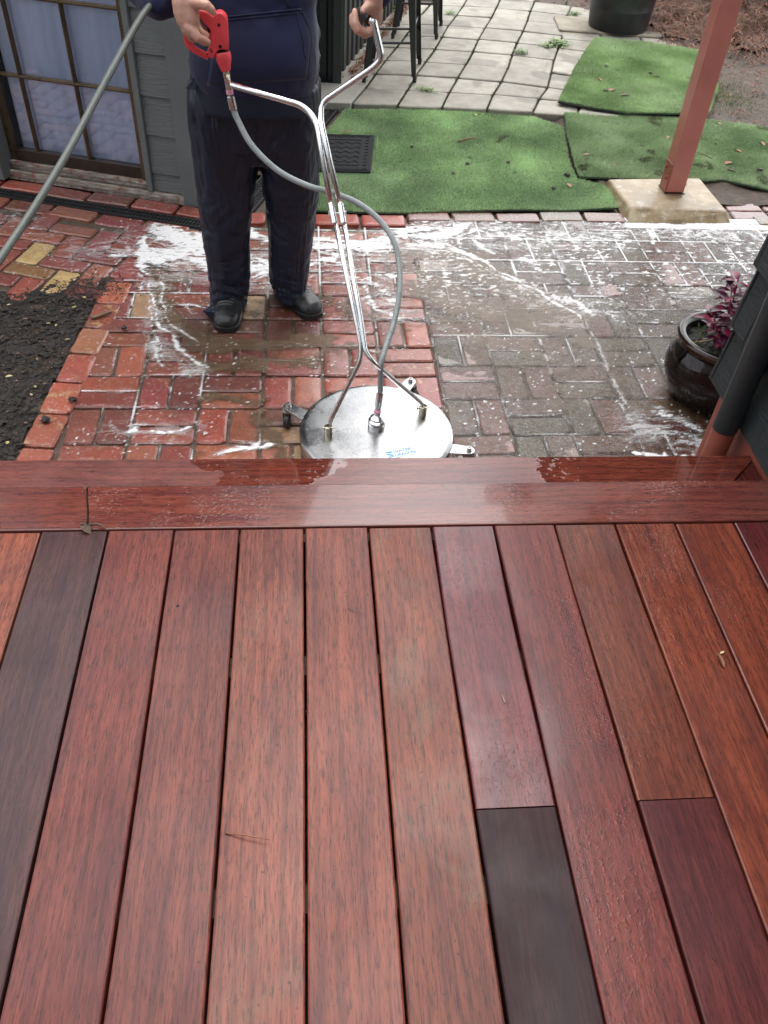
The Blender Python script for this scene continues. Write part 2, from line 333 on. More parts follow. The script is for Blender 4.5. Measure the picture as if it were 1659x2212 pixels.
M['twig'] = simple('twig_bark', (.09, .055, .035), .7, 0, .5, 60, .4); M['dryleaf'] = simple('dry_leaf', (.22, .08, .035), .6, 0, .5, 40, .3)
M['woodchip'] = simple('wood_chip', (.16, .09, .055), .7, 0, .4, 50, .3); M['clod'] = simple('dirt_clod', (.024, .018, .014), .7, 0, .5, 80, .5)
M['paleleaf'] = simple('pale_petal', (.50, .42, .22), .6, 0, .3, 50)
# ------------------------------------------------------------------ ground sheets
def soilmat(name, a, b, c_, rough=.8, sc=1, wet=False):
    t = NT(name); c = t.coord(); n = t.noise(c, 18 * sc, 8, .7); n2 = t.noise(c, 170 * sc, 3, .6); n3 = t.noise(c, 2.5, 4)
    col = t.ramp(n, [(.3, a), (.55, b), (.75, c_)]); col = t.mix(t.map(n2, .66, .72, 0, .7), col, (.30, .22, .14)); col = t.mix(t.map(n3, .45, .65, 0, .5), col, a)
    t.P(Base_Color=col, Roughness=t.map(n, .3, .7, .35 if wet else .7, rough), Normal=t.bump(t.math('ADD', n, t.math('MULTIPLY', n2, .4)), 1, .02)); return t.m
M['soil'] = soilmat('wet_dark_soil', (.010, .008, .006), (.022, .016, .013), (.05, .038, .03), .8, 1, True)
M['dirt'] = soilmat('garden_dirt', (.035, .024, .017), (.085, .058, .042), (.16, .11, .08))
M['ground'] = soilmat('base_ground', (.02, .015, .012), (.05, .035, .028), (.09, .07, .05), .8, .5)
M['mulch'] = soilmat('bark_mulch', (.03, .012, .008), (.10, .042, .022), (.20, .10, .055), .8, 1.2)
t = NT('joint_sand'); c = t.coord(); n = t.noise(c, 60, 4); t.P(Base_Color=t.ramp(n, [(.3, (.045, .03, .02)), (.6, (.10, .07, .05)), (.8, (.20, .17, .13))]), Roughness=.55, Normal=t.bump(n, .5, .004)); M['joint'] = t.m
mb = MB(); mb.add([(-60, -60, -.62), (60, -60, -.62), (60, 120, -.62), (-60, 120, -.62)], [(0, 1, 2, 3)])
tag(mb.build('ground', M['ground']), kind='structure')
mb = MB(); mb.add([(-2.6, .6, PZ - .012), (3.6, .6, PZ - .012), (3.6, 4.35, PZ - .012), (-2.6, 4.35, PZ - .012)], [(0, 1, 2, 3)])
tag(mb.build('paving_bed', M['joint']), kind='structure')
# ------------------------------------------------------------------ bricks
def brickmat(name, tan, whitec, rlo, rhi, wetb):
    t = NT(name); c = t.coord(); n = t.noise(c, 22, 6, .65); nf = t.noise(c, 130, 4, .65); nl = t.noise(c, 7, 3)
    col = t.attr('bcol', True)
    col = t.mix(t.map(n, .35, .7, .0, .75), col, t.mix(1.0, col, (.55, .5, .5), 'MULTIPLY'))
    col = t.mix(t.math('MULTIPLY', t.map(n, .56, .64, 0, .7), t.attr('tan')), col, tan)
    col = t.mix(t.map(nf, .64, .72, 0, .55), col, (.03, .02, .016))
    spk = t.math('MULTIPLY', t.map(t.noise(c, 75, 5, .75, .5), .57, .66, 0, 1), t.attr('eff'))
    col = t.mix(spk, col, whitec)
    t.P(Base_Color=col, Roughness=t.map(t.math('ADD', nl, t.math('MULTIPLY', spk, .3)), .35, .75, rlo, rhi), Specular_IOR_Level=.55)
    h = t.math('ADD', t.math('MULTIPLY', n, .7), t.math('MULTIPLY', nf, .35))
    rp = t.noise(t.coord((1, 2.2, 1)), 75, 2, .5, 1.0)
    t.P(Normal=t.bump(rp, wetb, .004, t.bump(h, .5, .006)), Coat_Weight=.5 * wetb + .15, Coat_Roughness=.08)
    return t.m
M['brick'] = brickmat('red_clay_brick', (.42, .27, .13), (.62, .58, .55), .28, .5, .15)
M['paver'] = brickmat('brown_clay_paver', (.13, .10, .055), (.6, .58, .56), .15, .32, .55)
class Bricks:
    def __init__(s): s.v = []; s.f = []; s.c = []; s.t = []; s.e = []
    def add(s, cen, ux, L, Wd, col, z=PZ, tan=.3, eff=.4, h=.05, jit=.0022, edge=.006, quad=None):
        ux = np.array(ux, float); uy = np.array([-ux[1], ux[0]]); nu = max(5, int(L / .018)); nv = max(5, int(Wd / .018))
        us = np.concatenate([[0, edge / L], np.linspace(edge * 2.2 / L, 1 - edge * 2.2 / L, nu), [1 - edge / L, 1]]); vs = np.concatenate([[0, edge / Wd], np.linspace(edge * 2.2 / Wd, 1 - edge * 2.2 / Wd, nv), [1 - edge / Wd, 1]])
        U, V = np.meshgrid(us, vs); a = random.gauss(0, .012); ca, sa = math.cos(a), math.sin(a); ux2 = ux * ca + uy * sa; uy2 = -ux * sa + uy * ca
        x = (U - .5) * L; y = (V - .5) * Wd
        XY = np.array(cen)[None, None] + x[..., None] * ux2 + y[..., None] * uy2
        if quad is not None:
            qa, qb, qc, qd = [np.array(q) for q in quad]; u1, v1 = U[..., None], V[..., None]; XY = (qa * (1 - u1) + qb * u1) * (1 - v1) + (qd * (1 - u1) + qc * u1) * v1
        j = f2(XY[..., 0] * 32, XY[..., 1] * 32, 3.3, 3); ed = np.minimum(np.minimum(U, 1 - U) * L, np.minimum(V, 1 - V) * Wd)
        sh = np.where(ed < edge * 1.5, 1, 0)[..., None]
        cx = np.array(cen)[None, None]; k = (XY - cx); XY = XY + sh * (-k / (np.linalg.norm(k, axis=-1, keepdims=True) + 1e-6)) * (np.abs(j)[..., None] * jit * 2.2)
        corner = np.clip(1 - (np.minimum(U, 1 - U) * L + np.minimum(V, 1 - V) * Wd) / .016, 0, 1)[..., None]; XY = XY - k * corner * .05
        Z = z + random.gauss(0, .0012) + (U - .5) * random.gauss(0, .002) + (V - .5) * random.gauss(0, .0015) + j * .0007
        Z = Z - np.where(ed < 1e-6, .0065, np.where(ed < edge * 1.2, .0015, 0))
        b = len(s.v); ny, nx = U.shape
        s.v += [(XY[r, q, 0], XY[r, q, 1], Z[r, q]) for r in range(ny) for q in range(nx)]
        s.f += [(b + r * nx + q, b + r * nx + q + 1, b + (r + 1) * nx + q + 1, b + (r + 1) * nx + q) for r in range(ny - 1) for q in range(nx - 1)]
        loop = [b + q for q in range(nx)] + [b + r * nx + nx - 1 for r in range(1, ny)] + [b + (ny - 1) * nx + q for q in range(nx - 2, -1, -1)] + [b + r * nx for r in range(ny - 2, 0, -1)]
        b2 = len(s.v); s.v += [(s.v[i][0], s.v[i][1], z - h) for i in loop]; n = len(loop)
        s.f += [(loop[i], b2 + i, b2 + (i + 1) % n, loop[(i + 1) % n]) for i in range(n)]
        m = len(s.v) - b; s.c += [(*col, 1)] * m; s.t += [tan] * m; s.e += [eff] * m
    def build(s, name, mat):
        mb = MB(); mb.v = s.v; mb.f = s.f; mb.m = [0] * len(s.f)
        return mb.build(name, mat, smooth=True, fix=False, attrs={'bcol': np.array(s.c), 'tan': np.array(s.t), 'eff': np.array(s.e)}, angle=math.radians(15))
def vary(c, a=.2):
    k = 1 + random.uniform(-a, a); return tuple(max(.004, x * k * (1 + random.uniform(-.08, .08))) for x in c)
REDS = [(.27, .066, .042), (.24, .060, .042), (.30, .086, .050), (.20, .056, .042), (.26, .085, .052), (.23, .055, .046), (.18, .060, .044)]
BRWN = [(.135, .055, .026), (.105, .064, .026), (.15, .046, .030), (.095, .066, .024), (.165, .052, .030), (.12, .052, .03)]
C0 = Vector((-.50, 3.93, 0)); HU = Vector((-.957, .29, 0)); HN = Vector((-.29, -.957, 0))
SOIL_EDGE = [(-.952, 2.0), (-.95, 2.097), (-.93, 2.367), (-.912, 2.537), (-.895, 2.706), (-.885, 2.865), (-.858, 3.036), (-.849, 3.17)]
B = Bricks(); mx_, my_ = .2172, .1925; J = .009
def ulregion(x, y): return (x - (-.80)) < (y - 3.15) * .55 - .02 and y > 3.05
for i in range(-1, 5):
    for j in range(-6, 9):
        ox, oy = -.607 + mx_ * i, 2.172 + my_ * j
        cx, cy = ox + mx_ / 2, oy + my_ / 2
        if cy > 3.78 or ulregion(cx, cy): continue
        for k in (0, 1):
            col = vary(random.choice(REDS)); tn = random.choice([.05, .15, .3, .9]); ef = .35 + .35 * (j > 3)
            if random.random() < .05: col = vary((.30, .20, .10)); 
            if (i + j) % 2 == 0: B.add((cx, oy + my_ * (.25 + .5 * k)), (1, 0), mx_ - J, my_ / 2 - J, col, tan=tn, eff=ef)
            else: B.add((ox + mx_ * (.25 + .5 * k), cy), (0, 1), my_ - J, mx_ / 2 - J, col, tan=tn, eff=ef)
# header row along the garden bed
y = 1.98
while y < 3.2:
    xx = np.interp(y + .08, [p[1] for p in SOIL_EDGE], [p[0] for p in SOIL_EDGE])
    B.add((xx + .058, y + .085), (.10, .995), .168, .108, vary(random.choice([(.33, .09, .05), (.29, .075, .048), (.35, .14, .08)])), tan=random.choice([.3, 1, 1]), eff=.5, z=PZ + .006)
    y += .178
# soldier row along the turf
x = -.42
while x < .46: B.add((x + .11, 3.815), (1, .02), .212, .105, vary((.33, .05, .03)), z=PZ + .012, eff=.25); x += .222
# herringbone patch in front of the house
su, sn = .108, .096
org = Vector((-1.011, 3.115, 0))
for a in range(-14, 14):
    for b in range(-14, 14):
        tt = (a - b) % 4
        if tt == 0: c_ = (a + 1, b + .5); L, Wd, ax = 2 * su - J, sn - J, 'u'
        elif tt == 2: c_ = (a + .5, b); L, Wd, ax = 2 * sn - J, su - J, 'n'
        else: continue
        p = org - HU * (c_[0] * su) - HN * (c_[1] * sn); d = (p - C0).dot(HN); s_ = (p - C0).dot(HU)
        if d < .325 or not ulregion(p.x, p.y) or p.y < 3.12 - .0 * p.x or s_ > 2: continue
        col = vary(random.choice(REDS)); tn = .2
        TA, TB, TC = [Vector((*W(*c1(*q))[:2], 0)) for q in ((320, 1800), (445, 2030), (245, 1945))]
        if (p - TA).length < .058 or (p - TB).length < .058: col = (.52, .36, .15); tn = 0
        elif (p - TC).length < .058: col = (.24, .12, .05)
        dd = (-HU.x, -HU.y) if ax == 'u' else (-HN.x, -HN.y)
        B.add((p.x, p.y), dd, L, Wd, col, tan=tn, eff=.4)
for d0, zz in ((.255, 0), (.30, None), (.075, .008)):
    if zz is None: continue
    s_ = -.12 if d0 < .1 else -.02
    while s_ < 1.5:
        p = C0 + HU * (s_ + .11) + HN * d0; B.add((p.x, p.y), (-HU.x, -HU.y), .215, .098 if d0 > .1 else .095, vary(random.choice(REDS)), z=PZ + zz + random.uniform(-.002, .006), eff=.5); s_ += .226
tag(B.build('brick_path', M['brick']), kind='structure')
B = Bricks(); px_, py_ = .2175, .2065
for i in range(0, 11):
    for j in range(-6, 8):
        ox, oy = .478 + px_ * i, 2.21 + py_ * j; cx, cy = ox + px_ / 2, oy + py_ / 2
        if cy > 3.80: continue
        for k in (0, 1):
            col = vary(random.choice(BRWN if cx < 2.0 else BRWN[:3] + [(.16, .06, .055)])); ef = .75 if cy > 3.0 else .3
            if (i + j) % 2 == 1: B.add((cx, oy + py_ * (.25 + .5 * k)), (1, .02), px_ - .005, py_ / 2 - .005, col, tan=.5, eff=ef, edge=.004, jit=.001)
            else: B.add((ox + px_ * (.25 + .5 * k), cy), (0, 1), py_ - .005, px_ / 2 - .005, col, tan=.5, eff=ef, edge=.004, jit=.001)
x = .47
while x < 3.2:
    if not 1.5 < x + .1 < 2.14: B.add((x + .11, 3.875 + (.02 if x > 1 else 0)), (1, .03), .214, .098, vary(random.choice(BRWN)), z=PZ + .008, eff=.4)
    x += .222
for i in range(6):
    for j in range(3): B.add((2.25 + i * .2, 3.96 + j * .1), (1, 0), .19, .094, vary((.17, .07, .065)), eff=.3)
tag(B.build('paver_patio', M['paver']), kind='structure')
# ------------------------------------------------------------------ garden bed soil
def soilz(X, Y): return PZ - .006 + .012 * f2(X * 9, Y * 9, 1, 5) + .004 * f2(X * 45, Y * 45, 2, 3)
def insoil(X, Y):
    e = np.interp(Y, [p[1] for p in SOIL_EDGE], [p[0] for p in SOIL_EDGE]); jag = .012 * f2(X * 20, Y * 20, 5, 3)
    top = 3.16 + .10 * sstep(-1.25, -.85, X) + jag * 1.5
    return (X < e + .004 + jag * .4) & (Y < top)
tag(gridmesh('garden_bed', -2.6, -.8, .9, 3.35, .009, soilz, M['soil'], keep=insoil), kind='structure')
def crumbs(name, n, region, mat, rmin, rmax, z, seed, flat=.6, label=None):
    rs = np.random.RandomState(seed); V = []; F = []
    base = np.array([(1, 0, 0), (-1, 0, 0), (0, 1, 0), (0, -1, 0), (0, 0, 1), (0, 0, -1)], float); fc = np.array([(0, 2, 4), (2, 1, 4), (1, 3, 4), (3, 0, 4), (2, 0, 5), (1, 2, 5), (3, 1, 5), (0, 3, 5)])
    k = 0
    while k < n:
        x, y = region(rs); r = rmin + (rmax - rmin) * rs.rand() ** 3; a = rs.rand() * 6.28; ca, sa = math.cos(a), math.sin(a)
        v = base * rs.uniform(.5, 1.3, (6, 1)) * r * np.array([rs.uniform(.6, 1.8), .8, flat]); v = np.stack([v[:, 0] * ca - v[:, 1] * sa + x, v[:, 0] * sa + v[:, 1] * ca + y, v[:, 2] + z], -1)
        V.append(v); F.append(fc + 6 * k); k += 1
    return npmesh(name, np.concatenate(V), np.concatenate(F), mat, smooth=False)
def rsoil(rs):
    while True:
        x, y = rs.uniform(-1.7, -.86), rs.uniform(1.9, 3.12)
        e = np.interp(y, [p[1] for p in SOIL_EDGE], [p[0] for p in SOIL_EDGE])
        if x < e: return x, y
tag(crumbs('soil_crumbs', 9000, rsoil, M['clod'], .002, .014, PZ + .002, 5), 'loose dark crumbs of soil over the garden bed', 'soil', kind='stuff')
def rspill(rs): x = rs.normal(-.90, .09); return x, rs.normal(3.16, .05)
tag(crumbs('spilled_soil', 900, rspill, M['clod'], .002, .007, PZ + .006, 6), 'dark soil spilled over the brick corner of the bed', 'soil', kind='stuff')
def rchip(rs): return rsoil(rs)
tag(crumbs('soil_bark_flecks', 420, rchip, M['woodchip'], .002, .008, PZ + .007, 8, .25), 'small brown bark flecks on the garden soil', 'bark', kind='stuff')
# ------------------------------------------------------------------ soapy water lying on the paving
def fpoly(pts): return [(W(*p)[0], W(*p)[1]) for p in pts]
FOAM = [  # (points in photo units, radius m, strength)
 ([(345, 497), (420, 520), (445, 560), (560, 585)], .085, 1.15), ([(300, 545), (350, 560), (400, 540), (440, 520)], .06, 1.15), ([(310, 515), (300, 545), (318, 575)], .035, 1.0),
 ([(430, 545), (480, 600), (590, 590)], .06, .8), ([(540, 500), (620, 535), (700, 520)], .05, .95), ([(520, 560), (640, 580), (720, 560)], .06, .85),
 ([(690, 535), (780, 530), (860, 512), (960, 512), (1000, 485)], .035, 1.2), ([(860, 500), (935, 495), (990, 500)], .035, 1.1), ([(690, 520), (760, 525)], .03, 1.0),
 ([(760, 545), (860, 530), (960, 535), (1030, 560)], .014, .9), ([(760, 600), (830, 620), (850, 650)], .04, .8), ([(700, 560), (790, 590), (850, 600)], .05, .7),
 ([(780, 620), (800, 660), (860, 690)], .02, .8), ([(1000, 490), (1060, 510), (1130, 510)], .05, .75), ([(1030, 525), (1060, 545)], .02, .9),
 ([(1340, 468), (1400, 474), (1500, 476), (1600, 478), (1659, 476)], .045, 1.6), ([(1580, 440), (1610, 462), (1659, 468)], .024, 1.2),
 ([(1290, 475), (1340, 500), (1350, 540)], .05, .6), ([(1180, 500), (1300, 560)], .05, .5), ([(1400, 500), (1420, 540)], .02, .9), ([(1380, 470), (1450, 500)], .03, .8),
 ([(1240, 560), (1330, 690)], .015, .6), ([(1200, 640), (1290, 680)], .035, .75), ([(1350, 655), (1390, 680)], .025, .6), ([(1130, 560), (1160, 570)], .025, .9),
 ([(315, 575), (325, 640), (320, 680)], .015, .55), ([(330, 740), (345, 780), (365, 800)], .02, .7), ([(355, 690), (375, 745), (440, 790)], .012, .6), ([(245, 555), (290, 545)], .03, .7),
 ([(470, 985), (520, 972), (575, 962)], .018, .95), ([(285, 935), (410, 925)], .013, .85), ([(290, 925), (330, 955)], .02, .55), ([(190, 855), (270, 850)], .012, .5), ([(420, 660), (520, 672)], .008, .8),
 ([(1420, 890), (1500, 920), (1520, 930)], .03, .75), ([(1380, 980), (1500, 985)], .014, .9), ([(30, 408), (50, 410)], .035, .75), ([(0, 500), (60, 470)], .03, .4), ([(200, 600), (250, 585)], .02, .35)]
VEIL = [([(300, 530), (420, 560), (600, 590), (700, 560), (860, 520), (1000, 500)], .16, .9), ([(1000, 500), (1200, 520), (1400, 500), (1659, 500)], .16, .75), ([(760, 600), (860, 680)], .10, .7), ([(1200, 640), (1330, 680)], .12, .6), ([(330, 600), (350, 780), (420, 800)], .07, .6), ([(250, 930), (420, 930)], .06, .5), ([(1380, 920), (1520, 960)], .10, .6), ([(0, 460), (200, 560)], .12, .35)]
FOAM += [([(690, 545), (860, 530), (960, 530), (1040, 562), (1120, 612), (1200, 652), (1260, 690)], .010, .95), ([(880, 540), (960, 540), (1060, 585), (1150, 640)], .006, .7), ([(540, 512), (620, 520), (700, 514), (760, 508)], .016, .9), ([(1000, 488), (1080, 500), (1160, 540)], .010, .7),
 ([(312, 580), (322, 640), (345, 700), (385, 755), (450, 792)], .010, .85), ([(345, 590), (352, 650), (372, 705), (420, 745)], .007, .75), ([(300, 590), (310, 650), (330, 710), (350, 770)], .008, .7), ([(395, 600), (400, 640), (430, 690), (500, 715)], .006, .55), ([(440, 560), (520, 610), (620, 615)], .012, .8), ([(1190, 590), (1290, 600), (1340, 690)], .006, .6)]
MUD = [([(900, 545), (1000, 560), (1110, 620), (1240, 690)], .10, 1.0), ([(920, 610), (1000, 660), (1180, 700)], .12, .95), ([(960, 700), (1150, 760)], .09, .7), ([(1230, 690), (1270, 740)], .04, .9),
 ([(335, 590), (350, 650), (375, 700), (430, 745), (560, 745), (700, 735)], .05, 1.1), ([(350, 600), (395, 600)], .05, .8), ([(440, 790), (560, 790), (680, 780)], .045, .95), ([(450, 860), (560, 865)], .035, .8), ([(560, 900), (600, 980)], .04, .7),
 ([(880, 560), (900, 640)], .05, .7), ([(700, 640), (820, 690)], .05, .6), ([(1150, 850), (1300, 900)], .06, .5), ([(1420, 870), (1480, 900)], .05, .6), ([(430, 640), (600, 700)], .035, .5), ([(60, 640), (110, 655)], .04, .5), ([(430, 985), (470, 975)], .02, .5), ([(900, 560), (1050, 700), (1250, 820)], .30, .50), ([(440, 720), (800, 760)], .16, .42), ([(600, 640), (850, 700)], .14, .5), ([(1350, 560), (1450, 640)], .2, .42)]
def liquid(X, Y):
    wx = f2(X * 7, Y * 7, 4, 3) * .03; wy = f2(X * 7, Y * 7, 9, 3) * .022; XX, YY = X + wx, Y + wy
    foam = np.zeros(X.shape); mud = np.zeros(X.shape)
    for pts, r, s_ in FOAM: foam = np.maximum(foam, s_ * np.exp(-(polydist(XX, YY, fpoly(pts)) / r) ** 2 * .9))
    for pts, r, s_ in MUD: mud = np.maximum(mud, s_ * np.exp(-(polydist(XX, YY, fpoly(pts)) / r) ** 2 * .8))
    # wispy structure: flow lines bent by a slow warp
    a = f2(X * 5 + 3 * wx * 30, Y * 22 + 60 * wy, 7, 5); b = f2(X * 16, Y * 26, 12, 4); c_ = f2(X * 40, Y * 70, 33, 4)
    U_ = X + .07 * f2(X * 3.2, Y * 4.5, 101, 2); V_ = Y + .075 * f2(X * 3.0, Y * 4.0, 102, 2) + .018 * f2(X * 9, Y * 12, 103, 2)
    ln1 = 1 - np.abs(f2(U_ * 2.2, V_ * 19, 104, 3)) * 3.0; ln2 = 1 - np.abs(f2(U_ * 3.5, V_ * 42, 105, 3)) * 3.2; ln3 = 1 - np.abs(f2(U_ * 6, V_ * 24, 106, 4)) * 3.0
    veil = np.zeros(X.shape)
    for pts, r, s_ in VEIL: veil = np.maximum(veil, s_ * np.exp(-(polydist(XX, YY, fpoly(pts)) / r) ** 2))
    core = sstep(.40, .95, foam * (.80 + .40 * a + .25 * b + .15 * c_))
    streak = np.clip(np.maximum(np.maximum(sstep(.35, 1, ln1) * .85, sstep(.45, 1, ln2) * .6), sstep(.5, 1, ln3) * .65), 0, 1)
    body_ = np.maximum(veil, np.clip(foam, 0, 1) * .95)
    fo = np.clip(core * (.78 + .30 * streak + .12 * c_) + body_ * streak * (.62 + .35 * f2(X * 6, Y * 8, 107, 3)) + body_ * .16 * sstep(-.3, .5, c_ + b), 0, 1)
    fo = fo * (1 - .5 * sstep(.6, .95, 1 - np.abs(f2(U_ * 3, V_ * 26, 108, 3)) * 2.6) * (core > .1))
    fo = np.maximum(fo, sstep(.036, .012, np.abs(Y - 3.815) + .012 * f2(X * 14, Y * 14, 111, 3)) * sstep(1.50, 1.60, X) * sstep(2.45, 2.15, X) * .95)
    fo = np.maximum(fo, sstep(.05, .01, np.hypot(X - 2.17, (Y - 3.88) * .6) + .02 * c_) * .9)
    # foam caught in the joints
    rt = X > .478
    gx = np.where(rt, (X - .478) / (px_), (X + .607) / mx_); gy = np.where(rt, (Y - 2.21) / py_, (Y - 2.172) / my_)
    lx = np.where(rt, px_, mx_); ly = np.where(rt, py_, my_)
    i = np.floor(gx); j = np.floor(gy); fx = gx - i; fy = gy - j
    dx = np.minimum(fx, 1 - fx) * lx; dy = np.minimum(fy, 1 - fy) * ly
    hor = ((i + j) % 2 == 0) ^ rt
    mid = np.where(hor, np.abs(fy - .5) * ly, np.abs(fx - .5) * lx)
    dj = np.minimum(np.minimum(dx, dy), mid)
    wid = .0030 + .003 * f2(X * 18, Y * 18, 31, 3)
    near = sstep(-.45, .65, f2(X * 3.1, Y * 3.1, 40, 3) + .55 * sstep(2.9, 3.5, Y) - .25 + .15 * (X > .9) - .10 * (X < .478) * (Y < 3.0) + .2 * f2(X * 12, Y * 12, 41, 2) + .12)
    jf = sstep(1.5, .3, dj / np.maximum(wid, .0010)) * near * (.70 - .25 * rt * sstep(3.2, 2.6, Y))
    lane = sstep(-.15, .35, f2(X * 9, Y * 14, 91, 4) + .1) * sstep(.013, .002, np.abs(X - (1.140 + .01 * f2(Y * 6, Y * 0, 3, 2)) ) - .004 * f2(X * 30, Y * 30, 6, 3)) * sstep(2.1, 2.3, Y)
    jf = np.where(ulmask(X, Y), 0, np.maximum(jf, lane * .3))
    spat = sstep(.56, .72, f2(X * 55, Y * 75, 50, 2)) * sstep(.1, .5, f2(X * 4, Y * 4, 51, 2) + .35) * .5
    cl = sstep(.15, .5, f2(X * 26, Y * 60 + wy * 30, 60, 4)) * sstep(2.85, 3.35, Y) * sstep(.1, .45, f2(X * 4, Y * 5, 61, 3) + .35) * (X > .45) * .6
    fo = np.maximum(np.maximum(fo, jf * (1 - .6 * sstep(.4, .8, mud))), np.maximum(spat, cl) * (1 - sstep(.9, 1, fo)))
    mu = sstep(.22, .85, mud + .25 * b + .22 * a) * .95
    swirl = np.maximum(sstep(.55, 1, ln1), sstep(.6, 1, ln2) * .7) * mu * .30 * sstep(-.2, .5, f2(X * 4, Y * 5, 71, 2))
    film = np.clip(np.where(rt, .80, .20) + .5 * f2(X * 3.3, Y * 3.3, 80, 3), 0, 1); film = np.maximum(film, mu)
    film = np.where(ulmask(X, Y), film * .3, film)
    return np.clip(np.maximum(fo, swirl), 0, 1), mu, film
def ulmask(X, Y): return ((X + .80) < (Y - 3.15) * .55 - .02) & (Y > 3.05)
_cache = {}
def liq(X, Y):
    if 'k' not in _cache: _cache['k'] = liquid(X, Y)
    return _cache['k']
FOOTP = [(1.59, 3.85), (2.09, 3.86), (2.09, 4.3), (1.57, 4.3)]
def keepwater(X, Y):
    e = np.interp(Y, [p[1] for p in SOIL_EDGE], [p[0] for p in SOIL_EDGE])
    hs_ = (X - C0.x) * HN.x + (Y - C0.y) * HN.y
    left = (X > e + .11) | (Y > 3.22)
    return left & (Y < np.where((X > -.45) & (X < 1.5), 3.86, 3.87) + .04 * (X > 1.55)) & ((hs_ > .22) | (X > -.3)) & ~inpoly(X, Y, FOOTP) & ~((X > -.42) & (X < .46) & (Y > 3.75)) & ((X-1.465)**2+(Y-2.44)**2>.0)
t = NT('soapy_water'); c = t.coord(); fo = t.attr('foam'); mu = t.attr('mud'); fi = t.attr('film')
nf = t.noise(c, 150, 4, .7); n4 = t.noise(t.coord((1, 2, 1)), 60, 5, .7, .8); fs = t.map(t.math('ADD', fo, t.math('ADD', t.math('MULTIPLY', t.math('SUBTRACT', nf, .5), .35), t.math('MULTIPLY', t.math('SUBTRACT', n4, .5), .42))), .07, .66, 0, .98)
fs = t.math('MINIMUM', fs, t.map(fo, .02, .3, 0, 1))
fb = t.n('ShaderNodeBsdfPrincipled', {'Base Color': t.mix(t.map(nf, .35, .65, 0, 1), (.66, .65, .63), (.84, .84, .85)), 'Roughness': .55, 'Normal': t.bump(t.math('ADD', fo, nf), .6, .004)})
rip = t.noise(t.coord((1, 2.4, 1)), 62, 3, .5, 1.2); rip2 = t.noise(t.coord((1, 1.6, 1)), 14, 2, .5, .6)
drop = t.map(t.noise(c, 85, 2, .4), .60, .70, 0, 1)
nrm = t.bump(t.math('ADD', rip, t.math('MULTIPLY', drop, .5)), 1.0, .006, t.bump(rip2, .25, .01))
nrm_m = t.bump(t.math('ADD', rip, drop), .12, .003)
mb_ = t.n('ShaderNodeBsdfPrincipled', {'Base Color': t.ramp(t.noise(t.coord((1, 2, 1)), 9, 5, .6, 1.5), [(.3, (.10, .062, .036)), (.7, (.20, .135, .085))]), 'Roughness': .06, 'IOR': 1.33, 'Normal': nrm_m})
tr = t.n('ShaderNodeBsdfTransparent'); gl = t.n('ShaderNodeBsdfGlossy', {'Roughness': .05, 'Normal': nrm}); fr = t.n('ShaderNodeFresnel', {'IOR': 1.40, 'Normal': nrm})
film = t.n('ShaderNodeMixShader', {0: t.math('MULTIPLY', fr.outputs[0], t.map(fi, .25, .6, 0, 1)), 1: tr.outputs[0], 2: gl.outputs[0]})
m1 = t.n('ShaderNodeMixShader', {0: t.math('MULTIPLY', mu, .72), 1: film.outputs[0], 2: mb_.outputs[0]})
m2 = t.n('ShaderNodeMixShader', {0: fs, 1: m1.outputs[0], 2: fb.outputs[0]}); t.t.links.new(m2.outputs[0], t.o.inputs[0]); M['soap'] = t.m
def soapz(X, Y): f_, m_, _ = liq(X, Y); return PZ + .0022 + .0030 * f_ * (.6 + .4 * f2(X * 40, Y * 40, 90, 3))
o = gridmesh('soapy_water', -1.75, 3.0, 1.8, 4.02, .0066, soapz, M['soap'], keep=keepwater, attrs=lambda X, Y: dict(zip(('foam', 'mud', 'film'), liq(X, Y))))
tag(o, 'white suds and brown muddy water spread over the wet brick paving', 'water', kind='stuff')
# ------------------------------------------------------------------ deck
PP, X0 = .144995, -.45264
deck = thing('timber_deck', 'wet reddish brown timber deck with long boards running away from the viewer', 'deck', (0, 1.3, -.45))
# board: c_lo, c_hi, streak, y-range
WD = [
 (-6, (.09, .03, .022), (.20, .07, .045), None), (-5, (.10, .03, .022), (.22, .07, .04), None), (-4, (.09, .025, .02), (.2, .06, .04), None), (-3, (.08, .025, .02), (.2, .06, .04), None),
 (-2, (.20, .055, .03), (.34, .12, .07), None), (-1, (.045, .024, .026), (.085, .042, .042), None), (0, (.13, .035, .03), (.21, .065, .048), None), (1, (.12, .032, .027), (.21, .07, .05), None),
 (2, (.16, .05, .032), (.28, .10, .065), (.17, .12, .075)), (3, (.15, .045, .032), (.25, .085, .055), None), (4, (.15, .048, .03), (.25, .085, .05), (.17, .135, .09)), (5, (.12, .026, .034), (.20, .05, .052), None),
 (6, (.13, .028, .026), (.21, .055, .042), None), (7, (.13, .034, .02), (.20, .065, .036), None), (8, (.16, .038, .02), (.25, .070, .036), None), (9, (.16, .038, .02), (.26, .070, .036), None),
 (10, (.09, .016, .018), (.14, .03, .028), None), (11, (.09, .018, .018), (.15, .035, .03), None)]
TOPY = 1.330
